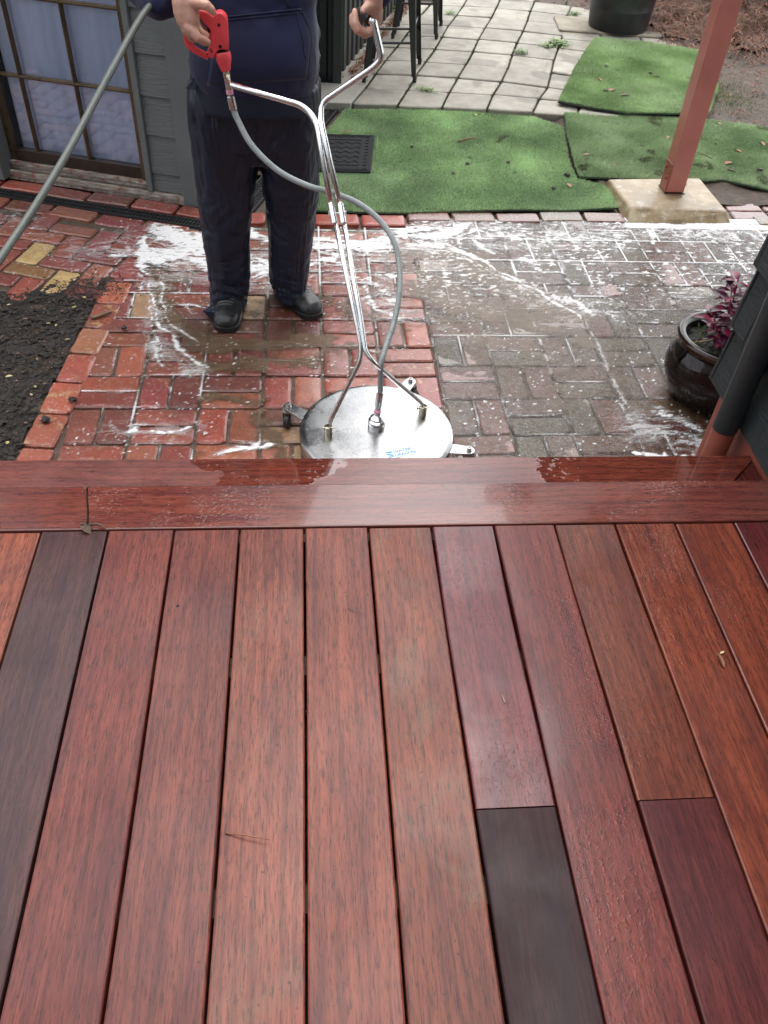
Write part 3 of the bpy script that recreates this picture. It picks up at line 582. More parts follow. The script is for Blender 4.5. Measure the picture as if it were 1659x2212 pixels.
def board(lo, hi, mat, name='deck_board', axis='Y', bow=.0012):
    # one plank: rounded long edges, gently bowed
    mb = MB(); (x0, y0, z0), (x1, y1, z1) = lo, hi; n = max(6, int((y1 - y0 if axis == 'Y' else x1 - x0) / .06)); rs = []
    for k in range(n + 1):
        f = k / n; e = .0035; a = bow * math.sin(f * 7 + x0 * 40 + y0 * 13)
        if axis == 'Y':
            y = y0 + (y1 - y0) * f; pr = [(x0 + a, z0), (x0 + a, z1 - e), (x0 + a + e * .3, z1 - e * .3), (x0 + a + e, z1), (x1 + a - e, z1), (x1 + a - e * .3, z1 - e * .3), (x1 + a, z1 - e), (x1 + a, z0)]
            rs.append([Vector((p[0], y, p[1])) for p in pr])
        else:
            x = x0 + (x1 - x0) * f; pr = [(y0, z0), (y0, z1 - e), (y0 + e * .3, z1 - e * .3), (y0 + e, z1), (y1 - e, z1), (y1 - e * .3, z1 - e * .3), (y1, z1 - e), (y1, z0)]
            rs.append([Vector((x, p[0], p[1])) for p in pr])
    mb.rings(rs); return mb.build(name, mat, deck, smooth=False)
jy5 = W(1113, 1745, 0).y; jy7 = W(1460, 1726, 0).y
for i, lo, hi, st in WD:
    x0, x1 = X0 + PP * i + .0022, X0 + PP * (i + 1) - .0022
    m_ = wood('deck_wood', lo, hi, i + 9, wet=.2 if i < 5 else .6, streak=st, rough=(.24, .34) if i > 4 else (.33, .37), stain=(.5 if i in (-1, 0, 1, 5) else .22), spec=.20 if i < 5 else .28)
    if i == 5:
        board((x0, jy5 + .0015, -.021), (x1, TOPY, 0), m_); o = board((x0, -.7, -.021), (x1, jy5 - .0012, -.0005), wood('dark_wood', (.030, .017, .020), (.050, .027, .030), 44, wet=.1, rough=(.3, .42), stain=.6, spec=.12)); o['label'] = 'short dark greyish purple board'
    elif i == 7:
        board((x0, jy7 + .001, -.021), (x1, TOPY, 0), m_); o = board((x0, -.7, -.021), (x1, jy7 - .001, -.0005), wood('maroon_wood', (.08, .018, .020), (.13, .035, .032), 51, wet=.1, rough=(.3, .42), stain=.4, spec=.2)); o['label'] = 'short dark maroon board'
    else:
        o = board((x0, -.7, -.021), (x1, TOPY + random.uniform(-.002, .001), random.uniform(-.0006, .0006)), m_)
        if i == -1: o['label'] = 'dark grey brown board'
wb = wood('border_wood', (.14, .038, .03), (.22, .07, .048), 61, 'X', wet=.9, rough=(.12, .26), stain=.3, coat=.5)
board((-1.7, 1.3375, -.024), (1.168, 1.4795, 0), wb, 'border_board', 'X')
POOLS = [(W(580, 1020, -.045).x, .135, .9), (W(1165, 1020, -.045).x + .60, .60, .0)]
ws = wood('step_wood', (.15, .050, .042), (.24, .088, .068), 63, 'X', wet=.45, rough=(.24, .32), stain=.2, coat=.25, pools=POOLS)
# lower step board, mitred into a short return board beside the wall
mb = MB(); mb.add([(x, y, z) for z in (-.069, -.045) for (x, y) in ((-1.7, 1.462), (1.025, 1.462), (1.190, 1.6265), (-1.7, 1.6265))], [(0, 3, 2, 1), (4, 5, 6, 7), (0, 1, 5, 4), (1, 2, 6, 5), (2, 3, 7, 6), (3, 0, 4, 7)])
mb.build('step_board', ws, deck, bevel=.003)
mb = MB(); mb.add([(x, y, z) for z in (-.069, -.0455) for (x, y) in ((1.030, 1.462), (1.168, 1.462), (1.168, 1.6005))], [(0, 2, 1), (3, 4, 5), (0, 1, 4, 3), (1, 2, 5, 4), (2, 0, 3, 5)])
mb.build('return_board', wood('return_wood', (.08, .018, .016), (.14, .035, .028), 65, 'Y', wet=.8, rough=(.1, .2)), deck, bevel=.002)
mb = MB(); mb.box((-1.7, 1.585, -.44), (1.165, 1.607, -.0705)); mb.box((-1.7, 1.440, -.2), (1.165, 1.461, -.0255)); mb.build('fascia', M['twig'], deck)
mb = MB()
for y in (-.4, .05, .5, .95, 1.31): mb.box((-1.7, y, -.14), (1.3, y + .045, -.0225))
mb.build('joist', simple('joist_timber', (.06, .04, .03), .7, 0, .4, 30), deck)
# ------------------------------------------------------------------ channel drains
def drain(name, label, A, u, n, L, wd):
    t_ = thing(name, label, 'drain', A, group='channel drains'); mb = MB(); z = PZ + .004
    Mx = Matrix.Translation(A) @ Matrix(((u.x, n.x, 0, 0), (u.y, n.y, 0, 0), (0, 0, 1, 0), (0, 0, 0, 1)))
    for a, b in ((0, .008), (wd / 2 - .003, wd / 2 + .003), (wd - .008, wd)): mb.box((0, a, -.012), (L, b, .006), Mx)
    k = .006
    while k < L:
        for a, b, sh in ((.008, wd / 2 - .003, .006), (wd / 2 + .003, wd - .008, .006)):
            v = [Mx @ Vector(q) for q in ((k, a, 0), (k + .007, a, 0), (k + .007 + sh, b, 0), (k + sh, b, 0), (k, a, .004), (k + .007, a, .004), (k + .007 + sh, b, .004), (k + sh, b, .004))]
            mb.add(v, [(0, 3, 2, 1), (4, 5, 6, 7), (0, 1, 5, 4), (1, 2, 6, 5), (2, 3, 7, 6), (3, 0, 4, 7)])
        k += .0175
    mb.build('grate', M['rubber'], t_)
    mb = MB(); mb.box((0, 0, -.009), (L, wd, -.005), Mx); mb.build('channel', M['black'], t_); return t_
drain('channel_drain', 'long black grated channel drain set in bricks below the window', C0 + HN * .135 + HU * -.08 + Vector((0, 0, PZ)), HU, HN, 1.75, .072)
du = Vector((.31, .951, 0)).normalized(); dn = Vector((-du.y, du.x, 0))
drain('channel_drain', 'black grated channel drain running back beside the turf, behind the person', Vector((-.275, 3.86, PZ + .002)), du, dn, 1.55, .10)
# ------------------------------------------------------------------ concrete slab path, back garden
SZ = -.42
t = NT('concrete_slab'); c = t.coord(); n = t.noise(c, 7, 6, .65); nf = t.noise(c, 90, 4, .7); st_ = t.noise(t.coord((1, 6, 1)), 30, 4, .6)
col = t.mix(t.map(n, .35, .7, 0, 1), t.attr('bcol', True), t.mix(1.0, t.attr('bcol', True), (.62, .60, .55), 'MULTIPLY')); col = t.mix(t.map(nf, .6, .75, 0, .5), col, (.09, .085, .075)); col = t.mix(t.map(st_, .62, .7, 0, .35), col, (.12, .11, .09))
damp = t.map(t.noise(c, 3.1, 2, .4), .62, .66, 0, .6); col = t.mix(damp, col, (.13, .12, .10))
t.P(Base_Color=col, Roughness=.75, Normal=t.bump(t.math('ADD', nf, st_), .4, .004)); M['slab'] = t.m
B = Bricks(); d1 = Vector((.295, .955, 0)).normalized(); d2 = Vector((.965, -.26, 0))
def slabc(): k = random.uniform(.25, .35); return (k * 1.06, k, k * .86)
def quadslab(a, b, c_, d):
    cen = (a + b + c_ + d) / 4; q = [p + (cen - p).normalized() * .0075 for p in (a, b, c_, d)]
    B.add((cen.x, cen.y), (1, 0), (b - a).length, (d - a).length, slabc(), z=SZ + random.uniform(-.003, .003), tan=0, eff=0, jit=.0008, edge=.005, quad=[(p.x, p.y) for p in q])
# columns run back along d1; rows follow slightly slanting lines
colx = [.265, .535, .806, 1.086, 1.372]
def rowy(x, k): return 5.292 + .300 * k - .13 * max(0, x - .5) * min(k, 2) * .5
for ci in range(-1, 6):
    for k in range(0, 9):
        def pt(i, kk):
            dr = float(np.interp(i, [-1, 1, 2, 3, 4, 5, 6], [0, 0, .03, .075, .16, .25, .34])) * float(np.interp(kk, [0, 1, 2], [.25, .5, 1])); cx_ = float(np.interp(i, [-1, 0, 1, 2, 3, 4, 5, 6], [-.012, .265, .535, .806, 1.086, 1.372, 1.64, 1.90]))
            return Vector((cx_ + .0905 * kk + (.02 * math.sin(kk * 1.7 + i) * .3), 5.292 + .290 * kk - dr, 0))
        if ci == -1 and k > 7: continue
        if ci >= 4 and k < 0: continue
        quadslab(pt(ci, k), pt(ci + 1, k), pt(ci + 1, k + 1), pt(ci, k + 1))
for k in range(9, 12):
    for ci in range(-1, 3): quadslab(pt(ci, k), pt(ci + 1, k), pt(ci + 1, k + 1), pt(ci, k + 1))
# short border strip to the right, behind the upper turf
for (x, y) in ((1.95, 6.93), (2.25, 6.87), (2.55, 6.82)):
    B.add((x + .12, y - .02), (.99, -.14), .29, .28, slabc(), z=SZ + .004, tan=0, eff=0)
B.add((2.33, 7.13), (.99, -.1), .8, .42, (.27, .24, .18), z=SZ + .018, tan=0, eff=0, h=.09); B.add((3.0, 7.75), (.97, -.2), .7, .34, (.28, .26, .22), z=SZ + .02, tan=0, eff=0, h=.09)
tag(B.build('slab_path', M['slab']), kind='structure')
mb = MB(); mb.prism([(-.05, 5.27, SZ - .09), (.258, 5.275, SZ - .09), (.365, 5.60, SZ - .09), (.06, 5.63, SZ - .09)], (0, 0, .105))
o = mb.build('concrete_step', paint('step_concrete', (.25, .24, .21), .7), bevel=.006); tag(o, 'pale thick concrete slab at the foot of the fence, left end of the slab path', 'slab')
def dirtz(X, Y):
    heap = .42 * np.exp(-(((X - 3.75) / .95) ** 2 + ((Y - 7.75) / .95) ** 2) ** 1.3) * (1 + .25 * f2(X * 3, Y * 3, 5, 3))
    path = ((X < 1.5 + (Y - 5.2) * .31) & (Y > 5.1) & (X > -.2) & (Y < 8.2)) | (Y < 5.3) & (X < 1.55)
    return np.where(path, -.462, -.443 + .012 * f2(X * 5, Y * 5, 1, 5) + heap + .035 * f2(X * 9, Y * 9, 8, 4) * np.clip(heap * 8, 0, 1))
tag(gridmesh('garden_ground', -3.0, 8.5, 4.0, 13.5, .035, dirtz, M['dirt'], keep=lambda X, Y: (Y > 4.05)), kind='structure')
# mulch heap: fine sheet + fibres
def heapz(X, Y): return dirtz(X, Y) + .012 + .02 * f2(X * 22, Y * 22, 3, 4)
tag(gridmesh('mulch_heap', 2.4, 5.6, 6.3, 9.4, .018, heapz, M['mulch'], keep=lambda X, Y: (dirtz(X, Y) > -.40 + .03 * f2(X * 6, Y * 6, 77, 3))), 'heap of loose reddish brown bark mulch at the back right', 'mulch', kind='stuff')
def strands(name, n, rfun, zfun, mat, lmin, lmax, wd, seed, up=.2, lift=.004):
    rs = np.random.RandomState(seed); x = np.zeros(n); y = np.zeros(n)
    for i in range(n): x[i], y[i] = rfun(rs)
    z = zfun(x, y) + lift; a = rs.rand(n) * 6.283; L = rs.uniform(lmin, lmax, n); dz = rs.normal(0, up, n) * L
    d = np.stack([np.cos(a) * L, np.sin(a) * L, dz], -1); p = np.stack([-np.sin(a) * wd, np.cos(a) * wd, np.zeros(n)], -1) * rs.uniform(.5, 1.5, n)[:, None]
    b = np.stack([x, y, z], -1); md = b + d * .5 + np.array([0, 0, 1]) * (L * .18)[:, None]
    V = np.stack([b - p, b + p, md - p, md + p, b + d - p * .5, b + d + p * .5], 1).reshape(-1, 3); i = np.arange(n)[:, None] * 6
    F = np.concatenate([i + [0, 1, 3, 2], i + [2, 3, 5, 4]], 0); return npmesh(name, V, F, mat, smooth=False)
def rheap(rs):
    while True:
        x, y = rs.uniform(2.3, 5.2), rs.uniform(6.3, 9.2)
        if dirtz(np.array([x]), np.array([y]))[0] > -.425: return x, y
t = NT('mulch_fibre'); oi = t.noise(t.coord(), 40, 3); t.P(Base_Color=t.ramp(oi, [(.3, (.05, .018, .010)), (.5, (.16, .06, .03)), (.7, (.34, .17, .09))]), Roughness=.8); M['fibre'] = t.m
tag(strands('mulch_strands', 9000, rheap, heapz, M['fibre'], .02, .09, .0025, 11, .3), 'stringy bark fibres over the mulch heap', 'mulch', kind='stuff')
def rgar(rs):
    while True:
        x, y = rs.uniform(.3, 5.0), rs.uniform(5.2, 9.3)
        if x > 2.62 + (5.9 - y) * .1 and y < 7.2 or y > 7.55 and x > 1.2: return x, y
tag(strands('garden_litter', 5000, rgar, dirtz, M['fibre'], .01, .05, .003, 12, .25), 'bark and leaf litter scattered over the bare garden ground', 'litter', kind='stuff')
# ------------------------------------------------------------------ artificial turf
t = NT('turf_backing'); t.P(Base_Color=(.06, .10, .055), Roughness=.9); M['turfb'] = t.m
t = NT('turf_backing_edge'); t.P(Base_Color=(.008, .008, .008), Roughness=.9); M['turfe'] = t.m
def turf(label, poly, z, n, hgt, c_a, c_b, seed, wear=.5):
    top = thing('turf_mat', label, 'turf mat', (sum(p[0] for p in poly) / len(poly), sum(p[1] for p in poly) / len(poly), z), group='artificial turf mats')
    # ragged outline
    pl = []
    for i in range(len(poly)):
        a, b = Vector(poly[i]), Vector(poly[(i + 1) % len(poly)]); k = max(2, int((b - a).length / .03))
        for j in range(k): p = a.lerp(b, j / k); q = (b - a).normalized(); o_ = .006 * float(noise3(np.array([p.x * 25, p.y * 25, seed]))); pl.append((p.x - q.y * o_, p.y + q.x * o_))
    mb = MB(); mb.prism([(p[0], p[1], z - .008) for p in pl], (0, 0, .008)); bk = mb.build('backing', M['turfb'], top)
    rs = np.random.RandomState(seed); xs = [p[0] for p in pl]; ys = [p[1] for p in pl]; X = rs.uniform(min(xs), max(xs), n * 2); Y = rs.uniform(min(ys), max(ys), n * 2)
    k = inpoly(X, Y, pl); X, Y = X[k], Y[k]; m = len(X)
    a = rs.rand(m) * 6.283; wn = f2(X * 3, Y * 3, seed, 3); lean = rs.uniform(.2, 1.1, m); h = hgt * rs.uniform(.6, 1.2, m) * (1 + .3 * wn); la = np.arctan2(-1, .35) + f2(X * 2, Y * 2, seed + 5, 3) * 1.5 + rs.normal(0, .9, m)
    bw = .0016; b = np.stack([X, Y, np.full(m, z - .001)], -1); p = np.stack([np.cos(a), np.sin(a), 0 * a], -1) * bw; tip = b + np.stack([np.cos(la) * h * lean, np.sin(la) * h * lean, h], -1)
    V = np.stack([b - p, b + p, tip], 1).reshape(-1, 3); F = np.arange(m * 3).reshape(-1, 3)
    mixv = np.clip(.5 + .45 * wn + rs.normal(0, .22, m), 0, 1)[:, None]; cc = np.array(c_a) * (1 - mixv) + np.array(c_b) * mixv
    br = (f2(X * 5, Y * 5, seed + 9, 3) > .42 / wear)[:, None] & (rs.rand(m) < .5)[:, None]; cc = np.where(br, np.array([[.10, .085, .04]]), cc)
    cc = np.concatenate([cc, np.ones((m, 1))], 1); cc = np.repeat(cc, 3, 0)
    npmesh('blades', V, F, M['blade'], top, smooth=False, attrs={'bcol': cc}); return top
t = NT('turf_blade'); t.P(Base_Color=t.attr('bcol', True), Roughness=.55, Specular_IOR_Level=.3); M['blade'] = t.m
turf('large dull green artificial turf mat with one black doormat lying on it', [(-.20, 3.90), (.44, 3.885), (1.0, 3.945), (1.30, 3.95), (1.56, 3.99), (1.57, 4.25), (1.43, 4.33), (1.44, 4.55), (1.52, 5.07), (1.37, 5.22), (1.08, 5.27), (.55, 5.285), (.265, 5.26), (.23, 5.28), (.0, 4.60)], -.437, 150000, .010, (.27, .37, .20), (.64, .82, .50), 1)
turf('bright green artificial turf mat at the back whose near edge curls up', [(2.13, 6.762), (2.50, 6.70), (2.872, 6.528), (2.80, 6.1), (2.70, 5.70), (2.461, 5.232), (2.29, 5.243), (1.944, 5.23), (1.75, 5.30), (1.556, 5.40), (1.83, 6.1)], -.398, 110000, .016, (.23, .33, .15), (.56, .70, .42), 2)
turf('mid green artificial turf mat under the red post, littered with brown leaves', [(1.569, 5.27), (1.965, 5.26), (2.47, 5.22), (2.683, 5.156), (3.2, 5.0), (3.1, 4.1), (2.446, 4.215), (2.229, 4.33), (2.13, 4.31), (1.6, 4.321), (1.438, 4.332), (1.45, 4.487), (1.50, 4.868)], -.425, 120000, .014, (.24, .33, .18), (.55, .67, .44), 3, .8)
mb = MB(); mb.tube(smoothpath([(1.553, 5.395, -.405), (1.65, 5.33, -.402), (1.76, 5.29, -.404), (1.9, 5.245, -.408)], 6), .004, 8); o = mb.build('turf_edge', M['turfe']); tag(o, 'black rubbery underside edge curling up on the back turf mat', 'turf edge')
# ------------------------------------------------------------------ doormat
dm = thing('doormat', 'black ribbed rubber doormat lying on the turf behind the person', 'doormat', (.15, 4.57, -.43))
def matpt(u, v, z): a = Vector((-.10, 4.325, z)).lerp(Vector((.325, 4.325, z)), u); b = Vector((-.05, 4.83, z)).lerp(Vector((.378, 4.83, z)), u); return a.lerp(b, v)
mb = MB(); pl = [matpt(u, v, -.428) for u, v in ((0, 0), (1, 0), (1, 1), (0, 1))]; mb.prism([p + Vector((0, 0, -.004)) for p in pl], (0, 0, .009)); mb.build('mat_base', M['mat'], dm, bevel=.003)
mb = MB()
def strip(u0, v0, u1, v1, w_=.004):
    a, b = matpt(u0, v0, -.423), matpt(u1, v1, -.423); d = (b - a).normalized(); n_ = Vector((-d.y, d.x, 0)) * w_; mb.prism([a - n_, b - n_, b + n_, a + n_], (0, 0, .003))
for e in (.03, .06): strip(e, e, 1 - e, e); strip(e, 1 - e, 1 - e, 1 - e); strip(e, e, e, 1 - e); strip(1 - e, e, 1 - e, 1 - e)
e = .16; strip(e, e, 1 - e, e); strip(e, 1 - e, 1 - e, 1 - e); strip(e, e, e, 1 - e); strip(1 - e, e, 1 - e, 1 - e)
for k in range(11):
    u = .08 + k * .084
    for v in (.08, .90): strip(u, v, u, v + .045, .003)
    for v in (.08, .89): strip(v, u, v + .045, u, .003)
for k in range(5):
    for r in range(5):
        u, v = .22 + k * .125, .22 + r * .125; strip(u, v, u + .06, v + .06, .003); strip(u + .06, v + .06, u + .12, v, .003)
mb.build('mat_ribs', M['mat'], dm)
# ------------------------------------------------------------------ red post on its footing
pf = thing('concrete_footing', 'stained square concrete footing under the red post', 'footing', (1.84, 4.07, PZ))
t = NT('footing_concrete'); c = t.coord(); n = t.noise(c, 9, 6, .65); g = t.noise(c, 22, 4, .6)
t.P(Base_Color=t.mix(t.map(g, .56, .68, 0, .6), t.ramp(n, [(.3, (.13, .09, .045)), (.5, (.27, .20, .11)), (.7, (.42, .36, .25))]), (.5, .48, .40)), Roughness=t.map(n, .3, .7, .25, .6), Normal=t.bump(t.noise(c, 60, 5), .35, .004))
mb = MB(); b_ = [(1.570, 3.825, -.46), (2.115, 3.848, -.46), (2.12, 4.33, -.46), (1.55, 4.29, -.46)]; tp = [(1.597, 3.925, -.402), (2.088, 3.898, -.402), (2.082, 4.297, -.402), (1.572, 4.254, -.402)]
mb.add(b_ + tp, [(0, 3, 2, 1), (4, 5, 6, 7), (0, 1, 5, 4), (1, 2, 6, 5), (2, 3, 7, 6), (3, 0, 4, 7)]); mb.build('block', t.m, pf, bevel=.012, bseg=3)
rp = thing('veranda_post', 'square red painted steel post bolted to a concrete footing', 'post', (1.87, 4.13, -.402))
mb = MB(); mb.box((1.827, 4.090, -.398), (1.925, 4.188, 2.52)); mb.build('shaft', M['postpaint'], rp, bevel=.006, bseg=3)
mb = MB(); mb.box((1.821, 4.088, -.400), (1.8265, 4.176, -.255)); mb.build('base_bracket', M['redpaint'], rp, bevel=.003)
for yy, zz in ((4.115, -.33), (4.150, -.285)):
    mb = MB(); mb.lathe([(.0, 0), (.009, 0), (.009, .006), (.004, .009), (.0, .009)], (1.8208, yy, zz), 6, Vector((-1, 0, 0))); mb.build('bolt', M['redpaint'], rp)
mb = MB(); mb.box((1.822, 4.084, -.4015), (1.93, 4.192, -.3985)); mb.build('base_plate', M['rail'], rp)
rf = thing('veranda_roof', 'flat veranda roof carried by the red post, overhead to the right', 'roof', (2.6, 3.2, 2.5))
mb = MB(); k = 1.32
while k < 5.2: mb.box((k, -1.0, 2.62), (k + .10, 4.75, 2.625)); mb.box((k + .10, -1.0, 2.62), (k + .15, 4.75, 2.65)); k += .15
mb.build('roof_sheet', M['darkpaint'], rf); mb = MB(); mb.box((1.827, -1.0, 2.522), (1.925, 4.7, 2.618)); mb.box((1.2, 4.09, 2.5222), (1.8265, 4.188, 2.6178)); mb.box((1.9255, 4.09, 2.5222), (5.2, 4.188, 2.6178)); mb.build('beam', M['postpaint'], rf)
# ------------------------------------------------------------------ shingle clad wall with downpipe at the right
wr = thing('shingle_wall', 'charcoal shingled wall end above a red oxide base beside the deck', 'wall', (1.25, 1.0, -.45))
mb = MB(); mb.box((1.172, -1.2, PZ), (1.34, 1.87, -.002)); mb.build('base_wall', M['redpaint'], wr, bevel=.004)
mb = MB(); zz = -.004; k = 0
while zz < 2.5:
    # each course flares outwards at its lower edge
    y = -1.2; rs_ = random.Random(k)
    while y < 1.905:
        wd = rs_.uniform(.11, .2); y1 = min(y + wd, 1.908)
        if 1.908 - y1 < .05: y1 = 1.908
        a, b = 1.150 - rs_.uniform(0, .002), 1.168; mb.add([(a, y + .001, zz), (a, y1 - .001, zz), (b, y1 - .001, zz + .20), (b, y + .001, zz + .20), (a + .009, y + .001, zz), (a + .009, y1 - .001, zz), (1.30, y1 - .001, zz + .199), (1.30, y + .001, zz + .199)],
            [(0, 3, 2, 1), (4, 5, 6, 7), (0, 1, 5, 4), (1, 2, 6, 5), (2, 3, 7, 6), (3, 0, 4, 7)]); y = y1
    zz += .178; k += 1
mb.build('shingles', M['darkshingle'], wr, bevel=.002, bseg=1)
mb = MB(); mb.box((1.18, -1.2, -.0015), (1.335, 1.885, 2.5)); mb.build('core', M['darkpaint'], wr)
zz = -.004; mb = MB()
while zz < 2.5:
    mb.add([(1.148, 1.9085, zz), (1.34, 1.9085, zz), (1.34, 1.925, zz), (1.148, 1.925, zz), (1.160, 1.9085, zz + .176), (1.34, 1.9085, zz + .176), (1.34, 1.914, zz + .176), (1.160, 1.914, zz + .176)], [(0, 3, 2, 1), (4, 5, 6, 7), (0, 1, 5, 4), (1, 2, 6, 5), (2, 3, 7, 6), (3, 0, 4, 7)]); zz += .178
mb.build('end_board', M['darkshingle'], wr, bevel=.002, bseg=1)
dp = thing('downpipe', 'round downpipe, charcoal above and red oxide below, against the shingle wall', 'downpipe', (1.118, 1.70, PZ))
mb = MB(); mb.tube([(1.118, 1.70, -.449), (1.118, 1.70, .02)], .0315, 28); mb.build('lower_pipe', M['redpaint'], dp, smooth=True, angle=.7)
mb = MB(); mb.tube([(1.118, 1.70, -.012), (1.118, 1.70, .8), (1.118, 1.70, 2.5)], .0335, 28); mb.build('upper_pipe', M['darkpaint'], dp, smooth=True, angle=.7)
# ------------------------------------------------------------------ house on the left
def HP(s_, d, z): v = C0 + HU * s_ + HN * d; return Vector((v.x, v.y, z))
HM = Matrix(((HU.x, HN.x, 0, C0.x), (HU.y, HN.y, 0, C0.y), (0, 0, 1, 0), (0, 0, 0, 1)))
hw = thing('house_wall', 'grey painted house wall with wood grained siding beside the window', 'wall', (C0.x, C0.y, PZ))
mb = MB(); mb.box((.10, -.14, PZ), (.29, -.012, 2.6), HM); mb.box((.2905, -.14, 1.75), (3.4, -.012, 2.6), HM); mb.box((1.12, -.14, PZ), (3.4, -.012, 1.7495), HM); mb.box((-.001, -2.2, PZ), (.10, -.0125, 2.6), HM); mb.build('wall_core', M['wallpaint'], hw)
mb = MB()
for z0, z1 in ((-.40, -.315), (-.315, -.140), (-.140, .030), (.030, .203), (.203, .376), (.376, .55), (.55, .72), (.72, .90), (.90, 1.08), (1.08, 1.26), (1.26, 1.44), (1.44, 1.62), (1.62, 1.80), (1.80, 2.6)):
    v = [Vector(q) for q in ((.1005, .004, z0), (.2455, .004, z0), (.2455, -.006, z1 + .004), (.1005, -.006, z1 + .004), (.1005, -.012, z0), (.2455, -.012, z0), (.2455, -.012, z1 - .001), (.1005, -.012, z1 - .001))]
    mb.add([HM @ q for q in v], [(0, 3, 2, 1), (4, 5, 6, 7), (0, 1, 5, 4), (1, 2, 6, 5), (2, 3, 7, 6), (3, 0, 4, 7)])
mb.build('siding', M['siding'], hw, bevel=.0015, bseg=1)
mb = MB(); mb.box((-.012, -.13, -.448), (.100, .014, 2.6), HM); mb.build('corner_trim', M['wallpaint'], hw, bevel=.002)
mb = MB(); mb.box((.246, -.011, -.402), (.2745, .018, 1.76), HM); mb.build('door_trim', M['wallpaint'], hw, bevel=.002)
mb = MB(); mb.box((.995, -.11, -.432), (1.115, .075, 1.76), HM); mb.build('jamb_post', M['wallpaint'], hw, bevel=.003)
mb = MB(); k = 1.116
mb.box((1.116, -.011, -.40), (3.4, -.002, 1.7), HM); mb.build('far_siding', M['siding'], hw)
ev = MB(); ev.box((-.4, -2.2, 2.601), (3.6, .55, 2.70), HM); ev.build('eave', M['darkpaint'], hw)
win = thing('sliding_door', 'bronze framed glazed door divided into small panes on the grey house', 'door', tuple(HP(.65, -.03, -.36)))
mb = MB(); mb.box((.275, -.055, -.362), (.305, -.008, 1.75), HM); mb.box((.965, -.055, -.362), (.994, -.02, 1.75), HM); mb.box((.306, -.055, 1.70), (.964, -.02, 1.75), HM); mb.build('frame', M['frame'], win, bevel=.003)
mb = MB(); mb.box((.3055, -.052, -.362), (.9645, -.016, -.306), HM); mb.build('bottom_rail', M['rail'], win, bevel=.003)
mb = MB()
for s_ in (.571, .842): mb.box((s_ - .008, -.036, -.305), (s_ + .008, -.018, 1.699), HM); mb.box((s_ - .0035, -.019, -.305), (s_ + .0035, -.013, 1.699), HM)
for z in (.030, .357, .684, 1.011, 1.338): mb.box((.3055, -.0355, z - .008), (.9645, -.0175, z + .008), HM); mb.box((.3055, -.0185, z - .0035), (.9645, -.0125, z + .0035), HM)
mb.build('muntins', M['frame'], win, bevel=.002)
mb = MB(); mb.box((.305, -.040, -.306), (.965, -.0365, 1.70), HM); mb.build('glass', M['glass'], win)
mb = MB(); mb.box((.28, -.55, -.36), (1.1, -.548, 1.72), HM); mb.box((.28, -.55, -.37), (1.1, -.06, -.361), HM); mb.box((1.0, -.55, -.36), (1.02, -.14, 1.7), HM); mb.build('interior', M['dark'], win)
n_ = 60; vz = 34; mb = MB(); vs = []
for j in range(vz + 1):
    for i in range(n_ + 1):
        s_ = .285 + .67 * i / n_; z = -.335 + 2.0 * j / vz; fold = .010 * math.sin(i * .55 + .4 * math.sin(j * .3)) + .006 * math.sin(i * 1.3 + j * .2)
        if s_ > .86: fold -= .05
        drape = .030 * math.exp(-((s_ - .40) / .10) ** 2 - ((z + .24 + (s_ - .4) * .5) / .05) ** 2) + .02 * math.exp(-((s_ - .33) / .03) ** 2 - ((z + .22) / .09) ** 2)
        vs.append(HP(s_, -.062 + fold * .6 + drape * .5, z))
mb.add(vs, [(j * (n_ + 1) + i, j * (n_ + 1) + i + 1, (j + 1) * (n_ + 1) + i + 1, (j + 1) * (n_ + 1) + i) for j in range(vz) for i in range(n_)])
tag(mb.build('curtain', M['curtain'], smooth=True, fix=False), 'pale blue cloth curtain hanging behind the small paned glass door', 'curtain')
sl_ = thing('door_sill', 'weathered timber sill with metal tracks below the glass door', 'sill', tuple(HP(.6, .02, PZ)))
mb = MB(); mb.box((.092, -.10, -.449), (1.12, .016, -.404), HM); mb.build('lower_board', M['sill'], sl_, bevel=.004)
mb = MB(); mb.box((.2755, -.09, -.4035), (.994, -.004, -.364), HM); mb.build('upper_board', M['sill'], sl_, bevel=.003)
mb = MB(); mb.box((.12, .0165, -.428), (1.10, .021, -.424), HM); mb.box((.276, -.0035, -.383), (.992, .002, -.379), HM); mb.box((.276, -.0035, -.398), (.992, .004, -.395), HM); mb.build('track', M['steel_dull'], sl_)
# ------------------------------------------------------------------ steel fence behind the person
fn = thing('steel_fence', 'charcoal corrugated steel fence behind the person', 'fence', (.20, 5.63, SZ))
def corr(a, b, z0, z1, name):
    a, b = Vector(a), Vector(b); L = (b - a).length; d = (b - a) / L; n = Vector((-d.y, d.x, 0)); pts = []; x = 0; k = 0
    while x < L:
        for dx, o in ((0, 0), (.055, 0), (.068, .026), (.11, .026), (.123, 0)): pts.append(a + d * min(x + dx, L) + n * o)
        x += .123
    m = len(pts); mb = MB(); mb.add([Vector((p.x, p.y, z)) for z in (z0, z1) for p in pts], [(i, i + 1, m + i + 1, m + i) for i in range(m - 1)])
    o = mb.build(name, M['fence'], fn); s = o.modifiers.new('thick', 'SOLIDIFY'); s.thickness = .002; return o
corr((.17, 5.68, 0), (.75, 7.62, 0), SZ - .045, 1.35, 'rear_panel'); corr((-.48, 5.70, 0), (.165, 5.66, 0), SZ - .045, 1.35, 'front_panel')
mb = MB(); mb.box((.160, 5.612, SZ - .04), (.215, 5.667, 1.40)); mb.build('fence_post', M['fence'], fn, bevel=.003)
mb = MB(); mb.box((.73, 7.62, SZ - .04), (.785, 7.675, 1.40)); mb.build('fence_post', M['fence'], fn, bevel=.003)
